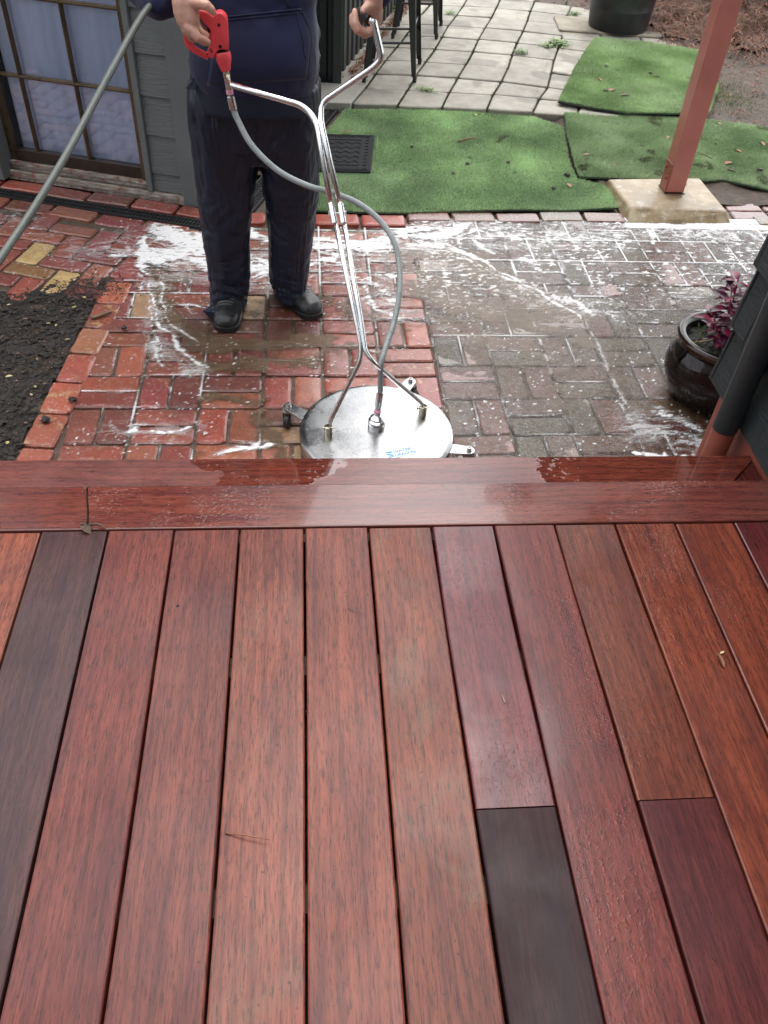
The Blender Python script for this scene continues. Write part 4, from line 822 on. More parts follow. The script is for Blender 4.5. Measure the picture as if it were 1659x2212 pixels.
mb = MB(); mb.tube([(.19, 5.64, 1.37), (.757, 7.65, 1.37)], .022, 8); mb.tube([(-.48, 5.69, 1.37), (.17, 5.66, 1.37)], .022, 8); mb.build('top_rail', M['fence'], fn)
mb = MB(); mb.box((.75, 7.68, SZ - .04), (2.2, 7.75, 1.3)) if False else None
# ------------------------------------------------------------------ bar stools
def stool(label, feet, first=None):
    cx = sum(f[0] for f in feet) / 4; cy = sum(f[1] for f in feet) / 4; top = thing('bar_stool', label, 'stool', (cx, cy, SZ), group='metal bar stools on the slab path')
    H_ = .66; tp = []
    for fx, fy in feet:
        T = Vector((cx + (fx - cx) * .66, cy + (fy - cy) * .66, SZ + H_)); F = Vector((fx, fy, SZ)); tp.append(T)
        mb = MB(); out = Vector((fx - cx, fy - cy, 0)).normalized(); sd_ = Vector((-out.y, out.x, 0))
        for sg in (-1, 1):
            dirn = (sd_ * sg - out * .9).normalized(); w0, w1 = .026, .052
            a, b = F + Vector((0, 0, .03)), T
            q = [a, a + dirn * w0, b + dirn * w1, b]; off = out * -.0045
            mb.add(q + [p + off for p in q], [(0, 1, 2, 3), (7, 6, 5, 4), (0, 4, 5, 1), (1, 5, 6, 2), (2, 6, 7, 3), (3, 7, 4, 0)])
        mb.build('leg', M['stool'], top, bevel=.0012, bseg=1)
        mb = MB(); mb.lathe([(0, 0), (.012, 0), (.014, .03), (.012, .04), (0, .04)], F + (T - F).normalized() * .0 - out * .010, 12); mb.build('foot_cap', M['rubber'], top)
    for a, b in ((0, 1), (1, 2), (2, 3), (3, 0)):
        hgt = .22 if (a, b) in ((0, 1), (2, 3)) else .30; A_ = Vector((*feet[a], SZ)).lerp(tp[a], hgt / H_); B_ = Vector((*feet[b], SZ)).lerp(tp[b], hgt / H_); i_ = (Vector((cx, cy, A_.z)) - (A_ + B_) / 2).normalized() * .012
        mb = MB(); mb.tube([A_ + i_, A_.lerp(B_, .08) + i_, A_.lerp(B_, .92) + i_, B_ + i_], [(.004, .012), .0075, .0075, (.004, .012)], 10); mb.build('stretcher', M['stool'], top, smooth=True)
    mb = MB(); mb.add([t_ + (t_ - Vector((cx, cy, t_.z))) * .12 for t_ in tp] + [t_ + (t_ - Vector((cx, cy, t_.z))) * .04 + Vector((0, 0, .035)) for t_ in tp], [(0, 3, 2, 1), (4, 5, 6, 7), (0, 1, 5, 4), (1, 2, 6, 5), (2, 3, 7, 6), (3, 0, 4, 7)]); mb.build('seat', M['stool'], top, bevel=.012, bseg=3)
    return top
stool('nearer charcoal metal bar stool, its right front leg beside the red-sleeved handle hand', [(.695, 5.725), (.355, 5.690), (.425, 6.065), (.765, 6.10)])['label'] = 'nearer charcoal metal bar stool standing on the slab path beside the fence'
stool('farther charcoal metal bar stool standing behind the nearer one on the slab path', [(.945, 6.67), (.612, 6.64), (.68, 6.985), (1.020, 7.025)])
# ------------------------------------------------------------------ tubs at the back
def tub(label, x, y, z, r, h, rib):
    o = thing('plant_tub', label, 'tub', (x, y, z)); pr = [(0, 0), (r * .80, 0), (r * .82, .01), (r * .86, h * .30), (r * .875, h * .32), (r * .875, h * .34), (r * .865, h * .36), (r * .93, h * .62), (r * .945, h * .64), (r * .945, h * .66), (r * .93, h * .68), (r, h * .95), (r * 1.05, h * .95), (r * 1.05, h), (r * .97, h), (r * .95, h * .90), (0, h * .90)]
    mb = MB(); mb.lathe(pr, (x, y, z), 56); mb.build('tub_body', M['plastic'], o, smooth=True, angle=.6)
    mb = MB(); mb.lathe([(0, 0), (r * .94, 0), (r * .94, .012), (0, .02)], (x, y, z + h * .905), 32); mb.build('tub_soil', M['soil'], o); return o
tb = W(1337, 62, SZ + .02); tub('large black plastic plant tub standing at the end of the slab path', 2.40, 7.10, SZ + .021, .275, .44, 1)
tub('second dark plastic tub standing behind the large black tub', 2.98, 7.80, SZ + .022, .22, .38, 1)
# ------------------------------------------------------------------ glazed pot with purple plant
pc = Vector((1.465, 2.44, PZ)); pot = thing('potted_plant', 'glossy black glazed pot with a magenta stemmed plant beside the downpipe wall', 'potted plant', tuple(pc))
pr = [(0, 0), (.118, 0), (.128, .006), (.150, .04), (.172, .09), (.180, .13), (.176, .17), (.160, .205), (.148, .222), (.150, .232), (.160, .238), (.168, .246), (.168, .254), (.158, .260), (.145, .258), (.136, .250), (.132, .236), (.132, .20), (0, .20)]
mb = MB(); mb.lathe([(r, z) for r, z in pr], pc, 80); mb.build('pot', M['glaze'], pot, smooth=True, angle=1.2)
mb = MB(); mb.lathe([(.1485, .2225), (.1515, .232), (.1615, .238), (.1695, .246), (.169, .252), (.1605, .2585)], pc, 80)
mb.f = [f for f in mb.f if len(f) == 4]; mb.m = [0] * len(mb.f); mb.build('rim', M['rimglaze'], pot, smooth=True)
ps = gridmesh('pot_soil', pc.x - .14, pc.x + .14, pc.y - .14, pc.y + .14, .006, lambda X, Y: PZ + .222 + .010 * f2(X * 25, Y * 25, 3, 4) + .006 * f2(X * 80, Y * 80, 5, 2), M['soil'], keep=lambda X, Y: (X - pc.x) ** 2 + (Y - pc.y) ** 2 < .1335 ** 2); setpar(ps, pot)
def leafmesh(mb, base, d, up, L, wd, curl=.25):
    d = d.normalized(); s_ = d.cross(up).normalized(); u_ = s_.cross(d).normalized(); rows = 6; vs = []
    for i in range(rows + 1):
        f = i / rows; w_ = wd * math.sin(math.pi * min(1, f * .92 + .06)) ** .8 * (1 - .25 * f); p = base + d * (L * f) - u_ * (curl * L * f * f)
        for k in (-1, -.5, 0, .5, 1): vs.append(p + s_ * (w_ * k) + u_ * (abs(k) * w_ * .35))
    mb.add(vs, [(i * 5 + k, i * 5 + k + 1, (i + 1) * 5 + k + 1, (i + 1) * 5 + k) for i in range(rows) for k in range(4)])
rs_ = random.Random(5)
stems = [((-.01, -.02), (-.045, .01), .235), ((.02, -.01), (.04, .03), .21), ((.0, .02), (-.01, .05), .25), ((.045, -.02), (.10, -.01), .17), ((-.02, -.03), (-.085, -.02), .13), ((.03, .03), (.085, .06), .20), ((.06, .0), (.12, -.05), .10)]
for b_, t_, hh in stems:
    A_ = pc + Vector((b_[0], b_[1], .215)); T_ = pc + Vector((t_[0], t_[1], .215 + hh)); pth = smoothpath([A_, A_.lerp(T_, .4) + Vector((rs_.uniform(-.01, .01), 0, .01)), T_], 6)
    mb = MB(); mb.tube(pth, [.0048 - .0028 * i / len(pth) for i in range(len(pth))], 8); mb.build('stem', M['stem'], pot, smooth=True)
    for k in range(20):
        f = .30 + .70 * k / 19; p = pth[min(len(pth) - 1, int(f * (len(pth) - 1)))]; a = k * 1.9 + rs_.random() * 1.2
        d = Vector((math.cos(a), math.sin(a), rs_.uniform(.0, .6))); mb = MB(); L = rs_.uniform(.042, .068)
        pe = p + d.normalized() * rs_.uniform(.006, .02); mb.tube([p, pe], .0011, 5)
        leafmesh(mb, pe, d, Vector((0, 0, 1)), L, L * .34, rs_.uniform(.1, .5)); mb.build('leaf', M['leaf'], pot, smooth=True, fix=False)
mb = MB(); mb.tube([pc + Vector((.02, .01, .20)), pc + Vector((.075, .03, .46))], .0045, 8); mb.tube([pc + Vector((-.115, -.01, .235)), pc + Vector((.0, .0, .245))], .0022, 6); mb.build('stake', M['stake'], pot)
mb = MB()
for k in range(90):
    a, r = rs_.random() * 6.28, rs_.choice([.06, .085, .10, .11]); p = pc + Vector((r * math.cos(a) * (.5 + .5 * rs_.random()) - .03, r * math.sin(a), .232)); leafmesh(mb, p, Vector((rs_.uniform(-1, 1), rs_.uniform(-1, 1), 1)), Vector((0, 1, .1)), .013, .003)
mb.build('seedlings', M['weed'], pot, fix=False)['kind'] = 'stuff'
# ------------------------------------------------------------------ weeds in the slab joints, litter
def weed(label, x, y, z, n, L, sd):
    r = random.Random(sd); mb = MB()
    for k in range(n):
        a = r.random() * 6.28; leafmesh(mb, Vector((x + r.gauss(0, L * .35), y + r.gauss(0, L * .5), z)), Vector((math.cos(a), math.sin(a), r.uniform(.3, 1.2))), Vector((0, 0, 1)), L * r.uniform(.5, 1.1), L * .09, .5)
    tag(mb.build('weed', M['weed'], fix=False, smooth=True), label, 'weed', group='weeds in the slab path')
for i, (px, py, n, L, lb) in enumerate([(1125, 113, 60, .05, 'tuft of grass in the slab joint at the middle of the path'), (1205, 95, 110, .07, 'largest leafy weed clump beside the right edge of the slab path'), (1180, 100, 50, .05, 'smaller weed tuft left of the largest clump by the slab path'), (1050, 140, 45, .05, 'grass tuft where the front slabs meet the big turf mat'), (972, 30, 40, .05, 'small weed between slabs beside the farther stool'), (745, 30, 90, .09, 'green weeds growing against the fence foot behind the handle hand'), (1240, 30, 60, .05, 'weed patch on bare ground left of the black tub')]):
    p = W(px, py, SZ + .002)
    if i == 3: p = W(1050 - 12, 140 + 5, SZ + .002); p = W(*c3(800, 605), SZ + .002)
    if i == 5: p = W(*c3(545, 60), SZ); 
    weed(lb, p.x, p.y, p.z, n, L, i)
def rfence(rs): k = rs.rand() ** .8; return .26 + .55 * k + rs.normal(0, .02), 5.75 + 1.85 * k
tag(strands('fence_litter', 700, rfence, lambda x, y: x * 0 + SZ, M['fibre'], .01, .04, .004, 31, .3), 'dry leaf litter gathered along the foot of the fence', 'litter', kind='stuff')
def bedweeds(rs): k = rs.rand(); return 2.75 + rs.normal(0, .13), 5.75 + rs.normal(0, .22)
def jointmoss(rs):
    i = rs.randint(0, 5); kk = rs.rand() * 2.6; return .265 + .2767 * i + kk * .315 + rs.normal(0, .005), 5.30 + kk
def blades(name, n, rf, zf, mat, L, sd, wd=.0014):
    rs = np.random.RandomState(sd); X = np.zeros(n); Y = np.zeros(n)
    for i in range(n): X[i], Y[i] = rf(rs)
    a = rs.rand(n) * 6.28; h = L * rs.uniform(.4, 1.2, n); b = np.stack([X, Y, zf(X, Y)], -1); p = np.stack([np.cos(a), np.sin(a), 0 * a], -1) * wd; lx = rs.normal(0, .6, n) * h; ly = rs.normal(0, .6, n) * h
    V = np.stack([b - p, b + p, b + np.stack([lx, ly, h], -1)], 1).reshape(-1, 3); return npmesh(name, V, np.arange(3 * n).reshape(-1, 3), mat, smooth=False)
M['moss'] = simple('joint_moss', (.06, .09, .02), .8, 0, .5, 30)
tag(blades('joint_moss', 9000, jointmoss, lambda x, y: x * 0 + SZ - .012, M['moss'], .014, 41, .002), 'green moss in the long joints of the slab path', 'moss', kind='stuff')
tag(blades('bed_grass', 1500, bedweeds, lambda x, y: dirtz(x, y), M['weed'], .03, 42), 'patchy green seedlings on the bare ground right of the red post', 'grass', kind='stuff')
def litter(name, label, pos, mat, L, wd, rot, cat, kind_='leaf', grp=None):
    mb = MB(); d = Vector((math.cos(rot), math.sin(rot), .12)); pos = Vector(pos)
    if kind_ == 'leaf': leafmesh(mb, pos + Vector((0, 0, .002)), d, Vector((.1, .1, 1)), L, wd, .1)
    elif kind_ == 'stick': mb.tube(smoothpath([pos, pos + d * L * .5 + Vector((.0, .0, L * .05)), pos + d * L], 4), [wd, wd * .8, wd * .9, wd, wd * .7, wd * .8, wd * .6, wd * .5, wd * .3][:9], 6)
    else:
        r = random.Random(int(abs(rot) * 1000)); b_ = bmesh.new(); bmesh.ops.create_icosphere(b_, subdivisions=2, radius=L * .5)
        for v in b_.verts: v.co *= r.uniform(.6, 1.25); v.co.z *= .6
        vs = [v.co + pos + Vector((0, 0, L * .2)) for v in b_.verts]; fs = [tuple(v.index for v in f.verts) for f in b_.faces]; b_.free(); mb.add(vs, fs)
    o = mb.build(name, mat, fix=False, smooth=(kind_ != 'clod')); tag(o, label, cat, grp); return o
TURFLAB = ['reddish brown sliver of bark at the middle of the big turf mat', 'small black clod on the big turf mat, nearest to the doormat', 'black clod on the big turf mat, below and right of the bark sliver', 'black clod furthest right on the middle of the big turf mat', 'dark brown crumb lowest of the specks below the bark sliver', 'pale straw coloured leaf at the top of the big turf mat',
 'rusty leaf on the turf just left of the red post at mid height', 'larger of two touching black clods left of the red post', 'smaller of two touching black clods left of the red post', 'long rusty leaf on the curled near edge of the back turf mat', 'dark brown leaf just above the two touching clods by the red post',
 'black clod left of the leaf cluster in the middle of the back turf mat', 'rusty leaf in the cluster at the middle of the back turf mat', 'dark brown leaf below the cluster on the back turf mat', 'black crumb near the top left corner of the back turf mat', 'black crumb on the back turf mat close to the red post', 'rusty leaf on the left half of the back turf mat',
 'rusty leaf at the left edge of the turf beside the red post', 'rusty leaf between left edge and footing on the post turf mat', 'rusty leaf at the seam near the footing, lowest on the turf', 'black clod on the seam where two turf mats meet', 'black clod by the lower corner of the middle turf mat, left of the footing', 'rusty leaf just right of the red post foot', 'dark brown leaf lowest to the right of the red post', 'rusty leaf right of the post, higher than the twig', 'thin dark twig on the turf right of the red post', 'black clod at the right edge of the turf by the frame', 'rusty brown leaf lying on the black doormat', 'rusty leaf highest at the right edge of the turf', 'tiny brown crumb on the concrete footing beside the post', 'rusty leaf at the top of the turf right of the red post']
BEDLAB = ['pale leaf at the left end of the garden bed, furthest back', 'bright yellow leaf beside the flat wood chip', 'yellow leaf left of the wood chip', 'thin yellow leaf at the centre of the garden bed', 'largest pale leaf, curled, at the left edge of the garden bed', 'yellow leaf below the middle of the bed near the green sprout', 'narrow yellow leaf touching the wood chip side', 'roundish yellow leaf lowest on the garden bed near the deck', 'long pale leaf near the header bricks', 'small yellow leaf above the long pale one', 'small pale leaf low on the bed beside the header bricks']
for i, (px, py, z, k, m_, L, wd, rot) in enumerate([(1500, 128, -.39, 'leaf', 0, 0, 0, 0)] * 0 + [
    (990, 306, -.428, 'stick', 'woodchip', .10, .006, .25), (890, 318, -.43, 'clod', 'clod', .018, 0, 1), (1010, 355, -.43, 'clod', 'clod', .020, 0, 2), (1098, 352, -.43, 'clod', 'clod', .02, 0, 3), (980, 375, -.43, 'clod', 'twig', .018, 0, 4),
    (1030, 250, -.43, 'leaf', 'paleleaf', .03, .005, 2), (1440, 300, -.42, 'leaf', 'dryleaf', .04, .012, 1), (1470, 345, -.42, 'clod', 'clod', .03, 0, 5), (1475, 348, -.42, 'clod', 'clod', .022, 0, 6), (1350, 210, -.42, 'leaf', 'dryleaf', .05, .016, 2.6), (1455, 325, -.42, 'leaf', 'twig', .05, .014, 1.2),
    (1307, 198, -.39, 'clod', 'clod', .03, 0, 7), (1315, 197, -.39, 'leaf', 'dryleaf', .05, .02, .5), (1340, 207, -.39, 'leaf', 'twig', .06, .02, 0.1), (1310, 75 + 70, -.39, 'clod', 'clod', .025, 0, 8), (1405, 160, -.39, 'clod', 'clod', .025, 0, 9), (1300, 175, -.39, 'leaf', 'dryleaf', .04, .014, 2),
    (1260, 336, -.42, 'leaf', 'dryleaf', .04, .013, .2), (1330, 360, -.42, 'leaf', 'dryleaf', .03, .012, 2.0), (1232, 405, -.43, 'leaf', 'dryleaf', .04, .014, 1.7), (1225, 380, -.43, 'clod', 'clod', .028, 0, 10), (1195, 408, -.43, 'clod', 'clod', .022, 0, 11), (1565, 355, -.42, 'leaf', 'dryleaf', .05, .02, .4), (1590, 372, -.42, 'leaf', 'twig', .05, .015, 2.5), (1600, 330, -.42, 'leaf', 'dryleaf', .04, .015, 2), (1540, 345, -.42, 'stick', 'twig', .09, .003, 2.4), (1640, 370, -.42, 'clod', 'clod', .03, 0, 12), (755, 287, -.42, 'leaf', 'dryleaf', .04, .012, 2.3), (1650, 315, -.42, 'leaf', 'dryleaf', .05, .014, 1.5), (1480, 398, -.40, 'clod', 'twig', .015, 0, 14), (1555, 270, -.42, 'leaf', 'dryleaf', .035, .014, 1.5)]):
    p = W(px, py, z); where = 'big turf mat' if px < 1230 and py > 230 else ('back turf mat' if py < 240 else 'turf beside the red post')
    if px == 755: where = 'doormat'
    nm = {'leaf': 'fallen_leaf', 'stick': 'twig', 'clod': 'dirt_clod'}[k]; cc = {'leaf': 'leaf', 'stick': 'twig', 'clod': 'clod'}[k]
    litter(nm, TURFLAB[i], p, M[m_], L * 1.15, wd, rot, cc, k, 'leaves, bark and clods scattered over the turf')
for i, (px, py, m_, L, wd, rot) in enumerate([(15, 660, 'paleleaf', .022, .008, .3), (183, 645, 'yellowleaf', .02, .012, 2), (155, 665, 'yellowleaf', .018, .006, .2), (100, 700, 'yellowleaf', .024, .007, .1), (12, 815, 'paleleaf', .035, .011, .2), (78, 838, 'yellowleaf', .02, .007, 2.2), (160, 665, 'yellowleaf', .02, .005, 1), (15, 900 + 60, 'yellowleaf', .02, .01, 1.4), (140, 735, 'paleleaf', .028, .005, .3), (120, 705, 'yellowleaf', .018, .006, 1.3), (70, 855, 'paleleaf', .02, .006, 2.4)]):
    p = W(px, py, PZ + .012); litter('fallen_leaf', BEDLAB[i], p, M[m_], L * .7, wd * .7, rot, 'leaf', 'leaf', 'pale leaves on the garden soil')
p = W(200, 690, PZ + .012); mb = MB(); mb.prism([p, p + Vector((.065, .05, 0)), p + Vector((.058, .062, 0)), p + Vector((-.012, .014, 0))], (0, 0, .006)); tag(mb.build('wood_chip', M['woodchip']), 'flat brown wood chip lying on the garden soil', 'wood chip')
for px, py, L, lb in ((98, 910, .035, 'black soil clod on the pale header brick nearest the deck'), (157, 865, .028, 'black soil clod between header and field bricks'), (268, 710, .022, 'small black clod on bricks beside the muddy stream')):
    litter('dirt_clod', lb, W(px, py, PZ + .01), M['clod'], L, 0, px, 'clod', 'clod', 'soil clods on the bricks')
litter('dead_leaf', 'thin reddish leaf stalk lying in the muddy puddle', W(1043, 628, PZ + .008), M['dryleaf'], .055, .006, -.4, 'leaf')
# deck litter
sk = thing('forked_twig', 'dark forked twig standing on the deck border board', 'twig', tuple(W(185, 1140, 0)))
a = W(188, 1137, .004); mb = MB(); tp_ = P(188, 1051, a.y + .012); mb.tube(smoothpath([a, a.lerp(tp_, .35) + Vector((.002, 0, 0)), a.lerp(tp_, .7), tp_], 5), [.0034, .003, .003, .0028, .0026, .0026, .0024, .0024, .0024, .0024, .0024, .0022, .0022, .0022, .0026, .0034], 8); mb.build('stick', M['twig'], sk, smooth=True)
mb = MB(); mb.tube(smoothpath([a + Vector((-.012, -.004, .012)), a + Vector((0, 0, .004)), W(215, 1133, .012), W(232, 1146, .002)], 5), [.0015, .0022, .003, .003, .003, .003, .003, .003, .0026, .0026, .0026, .0022, .002, .0018, .0014, .001], 8)
leafmesh(mb, a + Vector((-.01, -.002, .008)), Vector((.6, -.5, -.15)), Vector((0, 0, 1)), .03, .011, .2); mb.build('curled_stalk', M['twig'], sk, smooth=True, fix=False)
litter('twig', 'thin reddish twig lying on a middle deck board', W(487, 1800, .002), M['dryleaf'], .075, .0016, -.25, 'twig', 'stick')
litter('seed_pod', 'purplish brown seed pod on the right deck boards', W(1563, 1442, .002), M['dryleaf'], .034, .0055, 1.6, 'seed pod', 'leaf')
litter('seed_husk', 'pale split husk above the purplish seed pod', W(1555, 1413, .002), M['paleleaf'], .012, .003, .5, 'husk', 'leaf')
litter('dry_stalk', 'tiny pale curved stalk on the purple deck board', W(1090, 1517, .002), M['paleleaf'], .016, .0009, 1.7, 'stalk', 'stick')
litter('twig', 'fine dark hair like twig on a centre deck board', W(752, 1314, .002), M['twig'], .035, .0007, -.5, 'twig', 'stick')
litter('dirt_speck', 'small dark speck of grit on the deck board below the twig', W(384, 1309, .0), M['clod'], .006, 0, 3, 'grit', 'clod')
# ------------------------------------------------------------------ remesh helpers for bodies and clothes
def union(mbs, voxel, smooth_it=4, fac=.5):
    m = MB()
    for b in mbs: m.add(b.v, b.f)
    o = m.build('tmp', M['skin']); r = o.modifiers.new('r', 'REMESH'); r.mode = 'VOXEL'; r.voxel_size = voxel; r.adaptivity = 0
    s_ = o.modifiers.new('s', 'SMOOTH'); s_.factor = fac; s_.iterations = smooth_it
    dg = bpy.context.evaluated_depsgraph_get(); me = bpy.data.meshes.new_from_object(o.evaluated_get(dg)); old = o.data
    bpy.data.objects.remove(o); bpy.data.meshes.remove(old); return me
def coords(me):
    n = len(me.vertices); V = np.zeros(n * 3, np.float32); me.vertices.foreach_get('co', V); N = np.zeros(n * 3, np.float32); me.vertices.foreach_get('normal', N)
    return V.reshape(-1, 3).astype(float), N.reshape(-1, 3).astype(float)
def finish(me, name, mat, parent, V=None):
    if V is not None: me.vertices.foreach_set('co', V.astype(np.float32).ravel()); me.update()
    me.name = name; me.materials.clear(); me.materials.append(mat); me.polygons.foreach_set('use_smooth', [True] * len(me.polygons))
    o = bpy.data.objects.new(name, me); COL.objects.link(o)
    if parent is not None: setpar(o, parent)
    return o
def cap(pts, rs, n=20):
    # tapered limb with rounded ends
    pts = [Vector(p) for p in pts]; a = (pts[0] - pts[1]).normalized(); b = (pts[-1] - pts[-2]).normalized()
    g = lambda r: (r if hasattr(r, '__len__') else (r, r)); r0, r1 = g(rs[0]), g(rs[-1]); P_ = []; R_ = []
    for s_, k in ((.95, .3), (.7, .7), (.4, .92)): P_.append(pts[0] + a * r0[0] * s_); R_.append((r0[0] * k, r0[1] * k))
    P_ += pts; R_ += [g(r) for r in rs]
    for s_, k in ((.4, .92), (.7, .7), (.95, .3)): P_.append(pts[-1] + b * r1[0] * s_); R_.append((r1[0] * k, r1[1] * k))
    m = MB(); m.tube(P_, R_, n); return m
def column(rows, n=36):
    # rows: (cx, cy, z, rx, ry)  vertical loft
    m = MB(); m.rings([[Vector((cx + rx * math.copysign(abs(math.cos(2 * math.pi * k / n)) ** .9, math.cos(2 * math.pi * k / n)), cy + ry * math.copysign(abs(math.sin(2 * math.pi * k / n)) ** .9, math.sin(2 * math.pi * k / n)), z)) for k in range(n)] for cx, cy, z, rx, ry in rows]); return m
man = thing('person', 'person in navy hoodie, dark waterproof trousers and black boots pushing a round steel cleaner', 'person', (-.15, 3.03, PZ))
YL = 3.02
def edge(px0, px1, py, Y=YL):
    a, b = P(px0, py, Y), P(px1, py, Y); return (a.x + b.x) / 2, (a.z + b.z) / 2, (b.x - a.x) / 2
# trousers
legL = []
for py, x0, x1, ry, dy in [(175, 409, 548, .125, -.03), (220, 408, 550, .13, -.03), (290, 412, 556, .125, -.02), (350, 418, 560, .115, -.01), (410, 425, 552, .105, 0), (462, 434, 544, .098, 0), (520, 439, 539, .094, 0), (570, 446, 541, .09, .005), (610, 452, 540, .085, .01), (640, 455, 535, .08, .01), (658, 453, 533, .083, .0), (672, 452, 528, .085, -.005)]:
    cx, cz, rx = edge(x0, x1, py, YL + dy); legL.append((cx, YL + dy, cz, rx, ry))
legR = []
for py, x0, x1, ry, dy in [(175, 545, 692, .125, -.03), (220, 552, 693, .13, -.03), (290, 560, 691, .125, -.02), (350, 563, 690, .115, 0), (410, 566, 689, .105, .02), (462, 576, 680, .098, .03), (520, 580, 676, .094, .04), (560, 580, 671, .09, .05), (600, 583, 664, .085, .05), (625, 590, 662, .083, .045), (640, 596, 661, .08, .04)]:
    cx, cz, rx = edge(x0, x1, py, YL + dy); legR.append((cx, YL + dy, cz, rx, ry))
cx, cz, rx = edge(410, 692, 150, YL - .03); cx2, cz2, rx2 = edge(412, 690, 215, YL - .03); cx3, cz3, rx3 = edge(440, 680, 300, YL - .02); cx4, cz4, rx4 = edge(490, 630, 340, YL)
pel = [(cx, YL - .02, cz + .05, rx * .93, .13), (cx, YL - .03, cz, rx * .97, .14), (cx2, YL - .03, cz2, rx2 * .985, .142), (cx3, YL - .02, cz3, rx3, .13), (cx4, YL, cz4, rx4, .09)]
me = union([column(legL), column(legR), column(pel)], .0062, 6)
V, N = coords(me)
hz = V[:, 2] - PZ
lowf = sstep(.34, .08, hz); knee = np.exp(-((hz - .42) / .14) ** 2); up = sstep(.5, .75, hz)
sgn = np.where(V[:, 0] > -.155, 1, -1)
def ridged(p, o=3): return 1 - np.abs(fbm(p, o)) * 1.9
wx = fbm(V * 5, 3)[:, None] * .05; Q = V + wx
vert = ridged(np.stack([Q[:, 0] * 11, Q[:, 1] * 11, Q[:, 2] * 1.6 + sgn * 5], -1), 2)
diag = ridged(np.stack([Q[:, 0] * 9 + Q[:, 2] * 9 * sgn, Q[:, 1] * 9, Q[:, 2] * 11 + sgn * 3], -1), 2)
horz = ridged(np.stack([Q[:, 0] * 6, Q[:, 1] * 6, Q[:, 2] * 24 + sgn * 9], -1), 2)
fine = fbm(np.stack([Q[:, 0] * 40, Q[:, 1] * 40, Q[:, 2] * 26], -1), 3)
big = fbm(np.stack([Q[:, 0] * 6, Q[:, 1] * 6, Q[:, 2] * 3.2 + sgn * 2], -1), 2)
disp = .006 * big + .008 * np.clip(vert, -.5, 1) * (.3 + .7 * up) + .006 * diag * (.1 + knee) + .007 * horz * lowf - .004
V2 = V + N * disp[:, None]
tr_ = finish(me, 'trousers', M['trouser'], man, V2)
# turned up cuff flap on the left boot
mb = MB(); a = W(440, 672, PZ + .10); pts_ = [P(438, 672, 2.93), P(462, 658, 2.95), P(470, 676, 2.90), P(455, 690, 2.93)]
mb.prism(pts_, (0, .006, 0)); mb.build('cuff_flap', M['trouser'], man, bevel=.002)
# boots
def boot(name, toe, heel, ank):
    toe, heel = Vector(toe), Vector(heel); d = (toe - heel); L = d.length; d.normalize(); s_ = Vector((-d.y, d.x, 0)); rings = []; n = 28
    for f, wd, h in [(-.0, .030, .06), (.02, .038, .085), (.12, .042, .115), (.30, .043, .125), (.45, .045, .115), (.58, .049, .092), (.70, .052, .078), (.82, .051, .072), (.92, .043, .062), (.98, .028, .048), (1.0, .014, .036)]:
        c_ = heel + d * (L * f); ring = []
        for k in range(n):
            th = 2 * math.pi * k / n; x = math.cos(th); z = math.sin(th); zz = (z * .5 + .5) * h if z > 0 else .5 * h + z * (.5 * h - .008); zz = max(zz, .018)
            ring.append(c_ + s_ * (wd * math.copysign(abs(x) ** .8, x)) + Vector((0, 0, zz)))
        rings.append(ring)
    m1 = MB(); m1.rings(rings); m2 = cap([Vector(ank) + Vector((0, 0, .10)), Vector(ank) + Vector((0, 0, .2))], [(.05, .055), (.052, .056)])
    me = union([m1, m2], .004, 5); V, N = coords(me); u = (V - np.array(heel)) @ np.array(d) / L
    rg = sum(np.exp(-((u - k) / .008) ** 2) for k in (.60, .645, .69)) * (V[:, 2] > PZ + .04); V2 = V + N * (.0022 * rg)[:, None]
    b_ = finish(me, 'boot', M['boot'], man, V2)
    so_ = MB(); ol = []
    for f, wd in [(-.01, .020), (.02, .036), (.12, .042), (.30, .039), (.45, .041), (.6, .050), (.75, .055), (.86, .052), (.94, .042), (1.0, .025), (1.012, .0)]: ol.append((f, wd))
    pl = [heel + d * (L * f) + s_ * w_ for f, w_ in ol] + [heel + d * (L * f) - s_ * w_ for f, w_ in ol[::-1][1:]]
    so_.prism(pl, (0, 0, .024)); q = so_.build('sole', M['boot'], None, bevel=.004); q.parent = b_; return b_
boot('boot', (-.330, 2.838, PZ), (-.300, 3.115, PZ), (-.300, 3.06, PZ)); boot('boot', (.030, 2.945, PZ), (-.125, 3.165, PZ), (-.105, 3.12, PZ))
# torso of the hoodie
YT = 2.96
tors = []
for py, x0, x1, ry, dy in [(205, 432, 672, .150, .02), (180, 420, 680, .168, 0), (150, 410, 688, .185, -.01), (110, 408, 691, .195, -.015), (60, 410, 690, .19, -.01), (0, 414, 684, .175, .0)]:
    cx, cz, rx = edge(x0, x1, py, YT + dy); tors.append((cx, YT + dy, cz, rx, ry))
cx = tors[-1][0]
tors += [(cx, YT + .005, .80, .218, .155), (cx, YT + .01, .90, .215, .145), (cx, YT + .02, 1.0, .20, .13), (cx, YT + .03, 1.05, .14, .10), (cx, YT + .03, 1.085, .075, .07)]
SHL, SHR = Vector((cx - .195, YT + .02, .985)), Vector((cx + .195, YT + .02, .985))
ELL, ELR = Vector((-.585, 2.90, .795)), Vector((.265, 2.88, .80))
g0 = P(*g1(430, -100), 2.60); WRL = g0; WRR = P(*g2(905, -70), 2.60)
CUFL = WRL.lerp(ELL, .16); CUFR = WRR.lerp(ELR, .12)
CUFL = P(343, 4, 2.64); 
slv = [cap([SHL, SHL.lerp(ELL, .5), ELL], [.085, .072, .062]), cap([ELL, ELL.lerp(CUFL, .5), CUFL], [.062, .055, .050]), cap([SHR, SHR.lerp(ELR, .5), ELR], [.085, .072, .062]), cap([ELR, ELR.lerp(CUFR, .5), CUFR], [.062, .054, .046])]
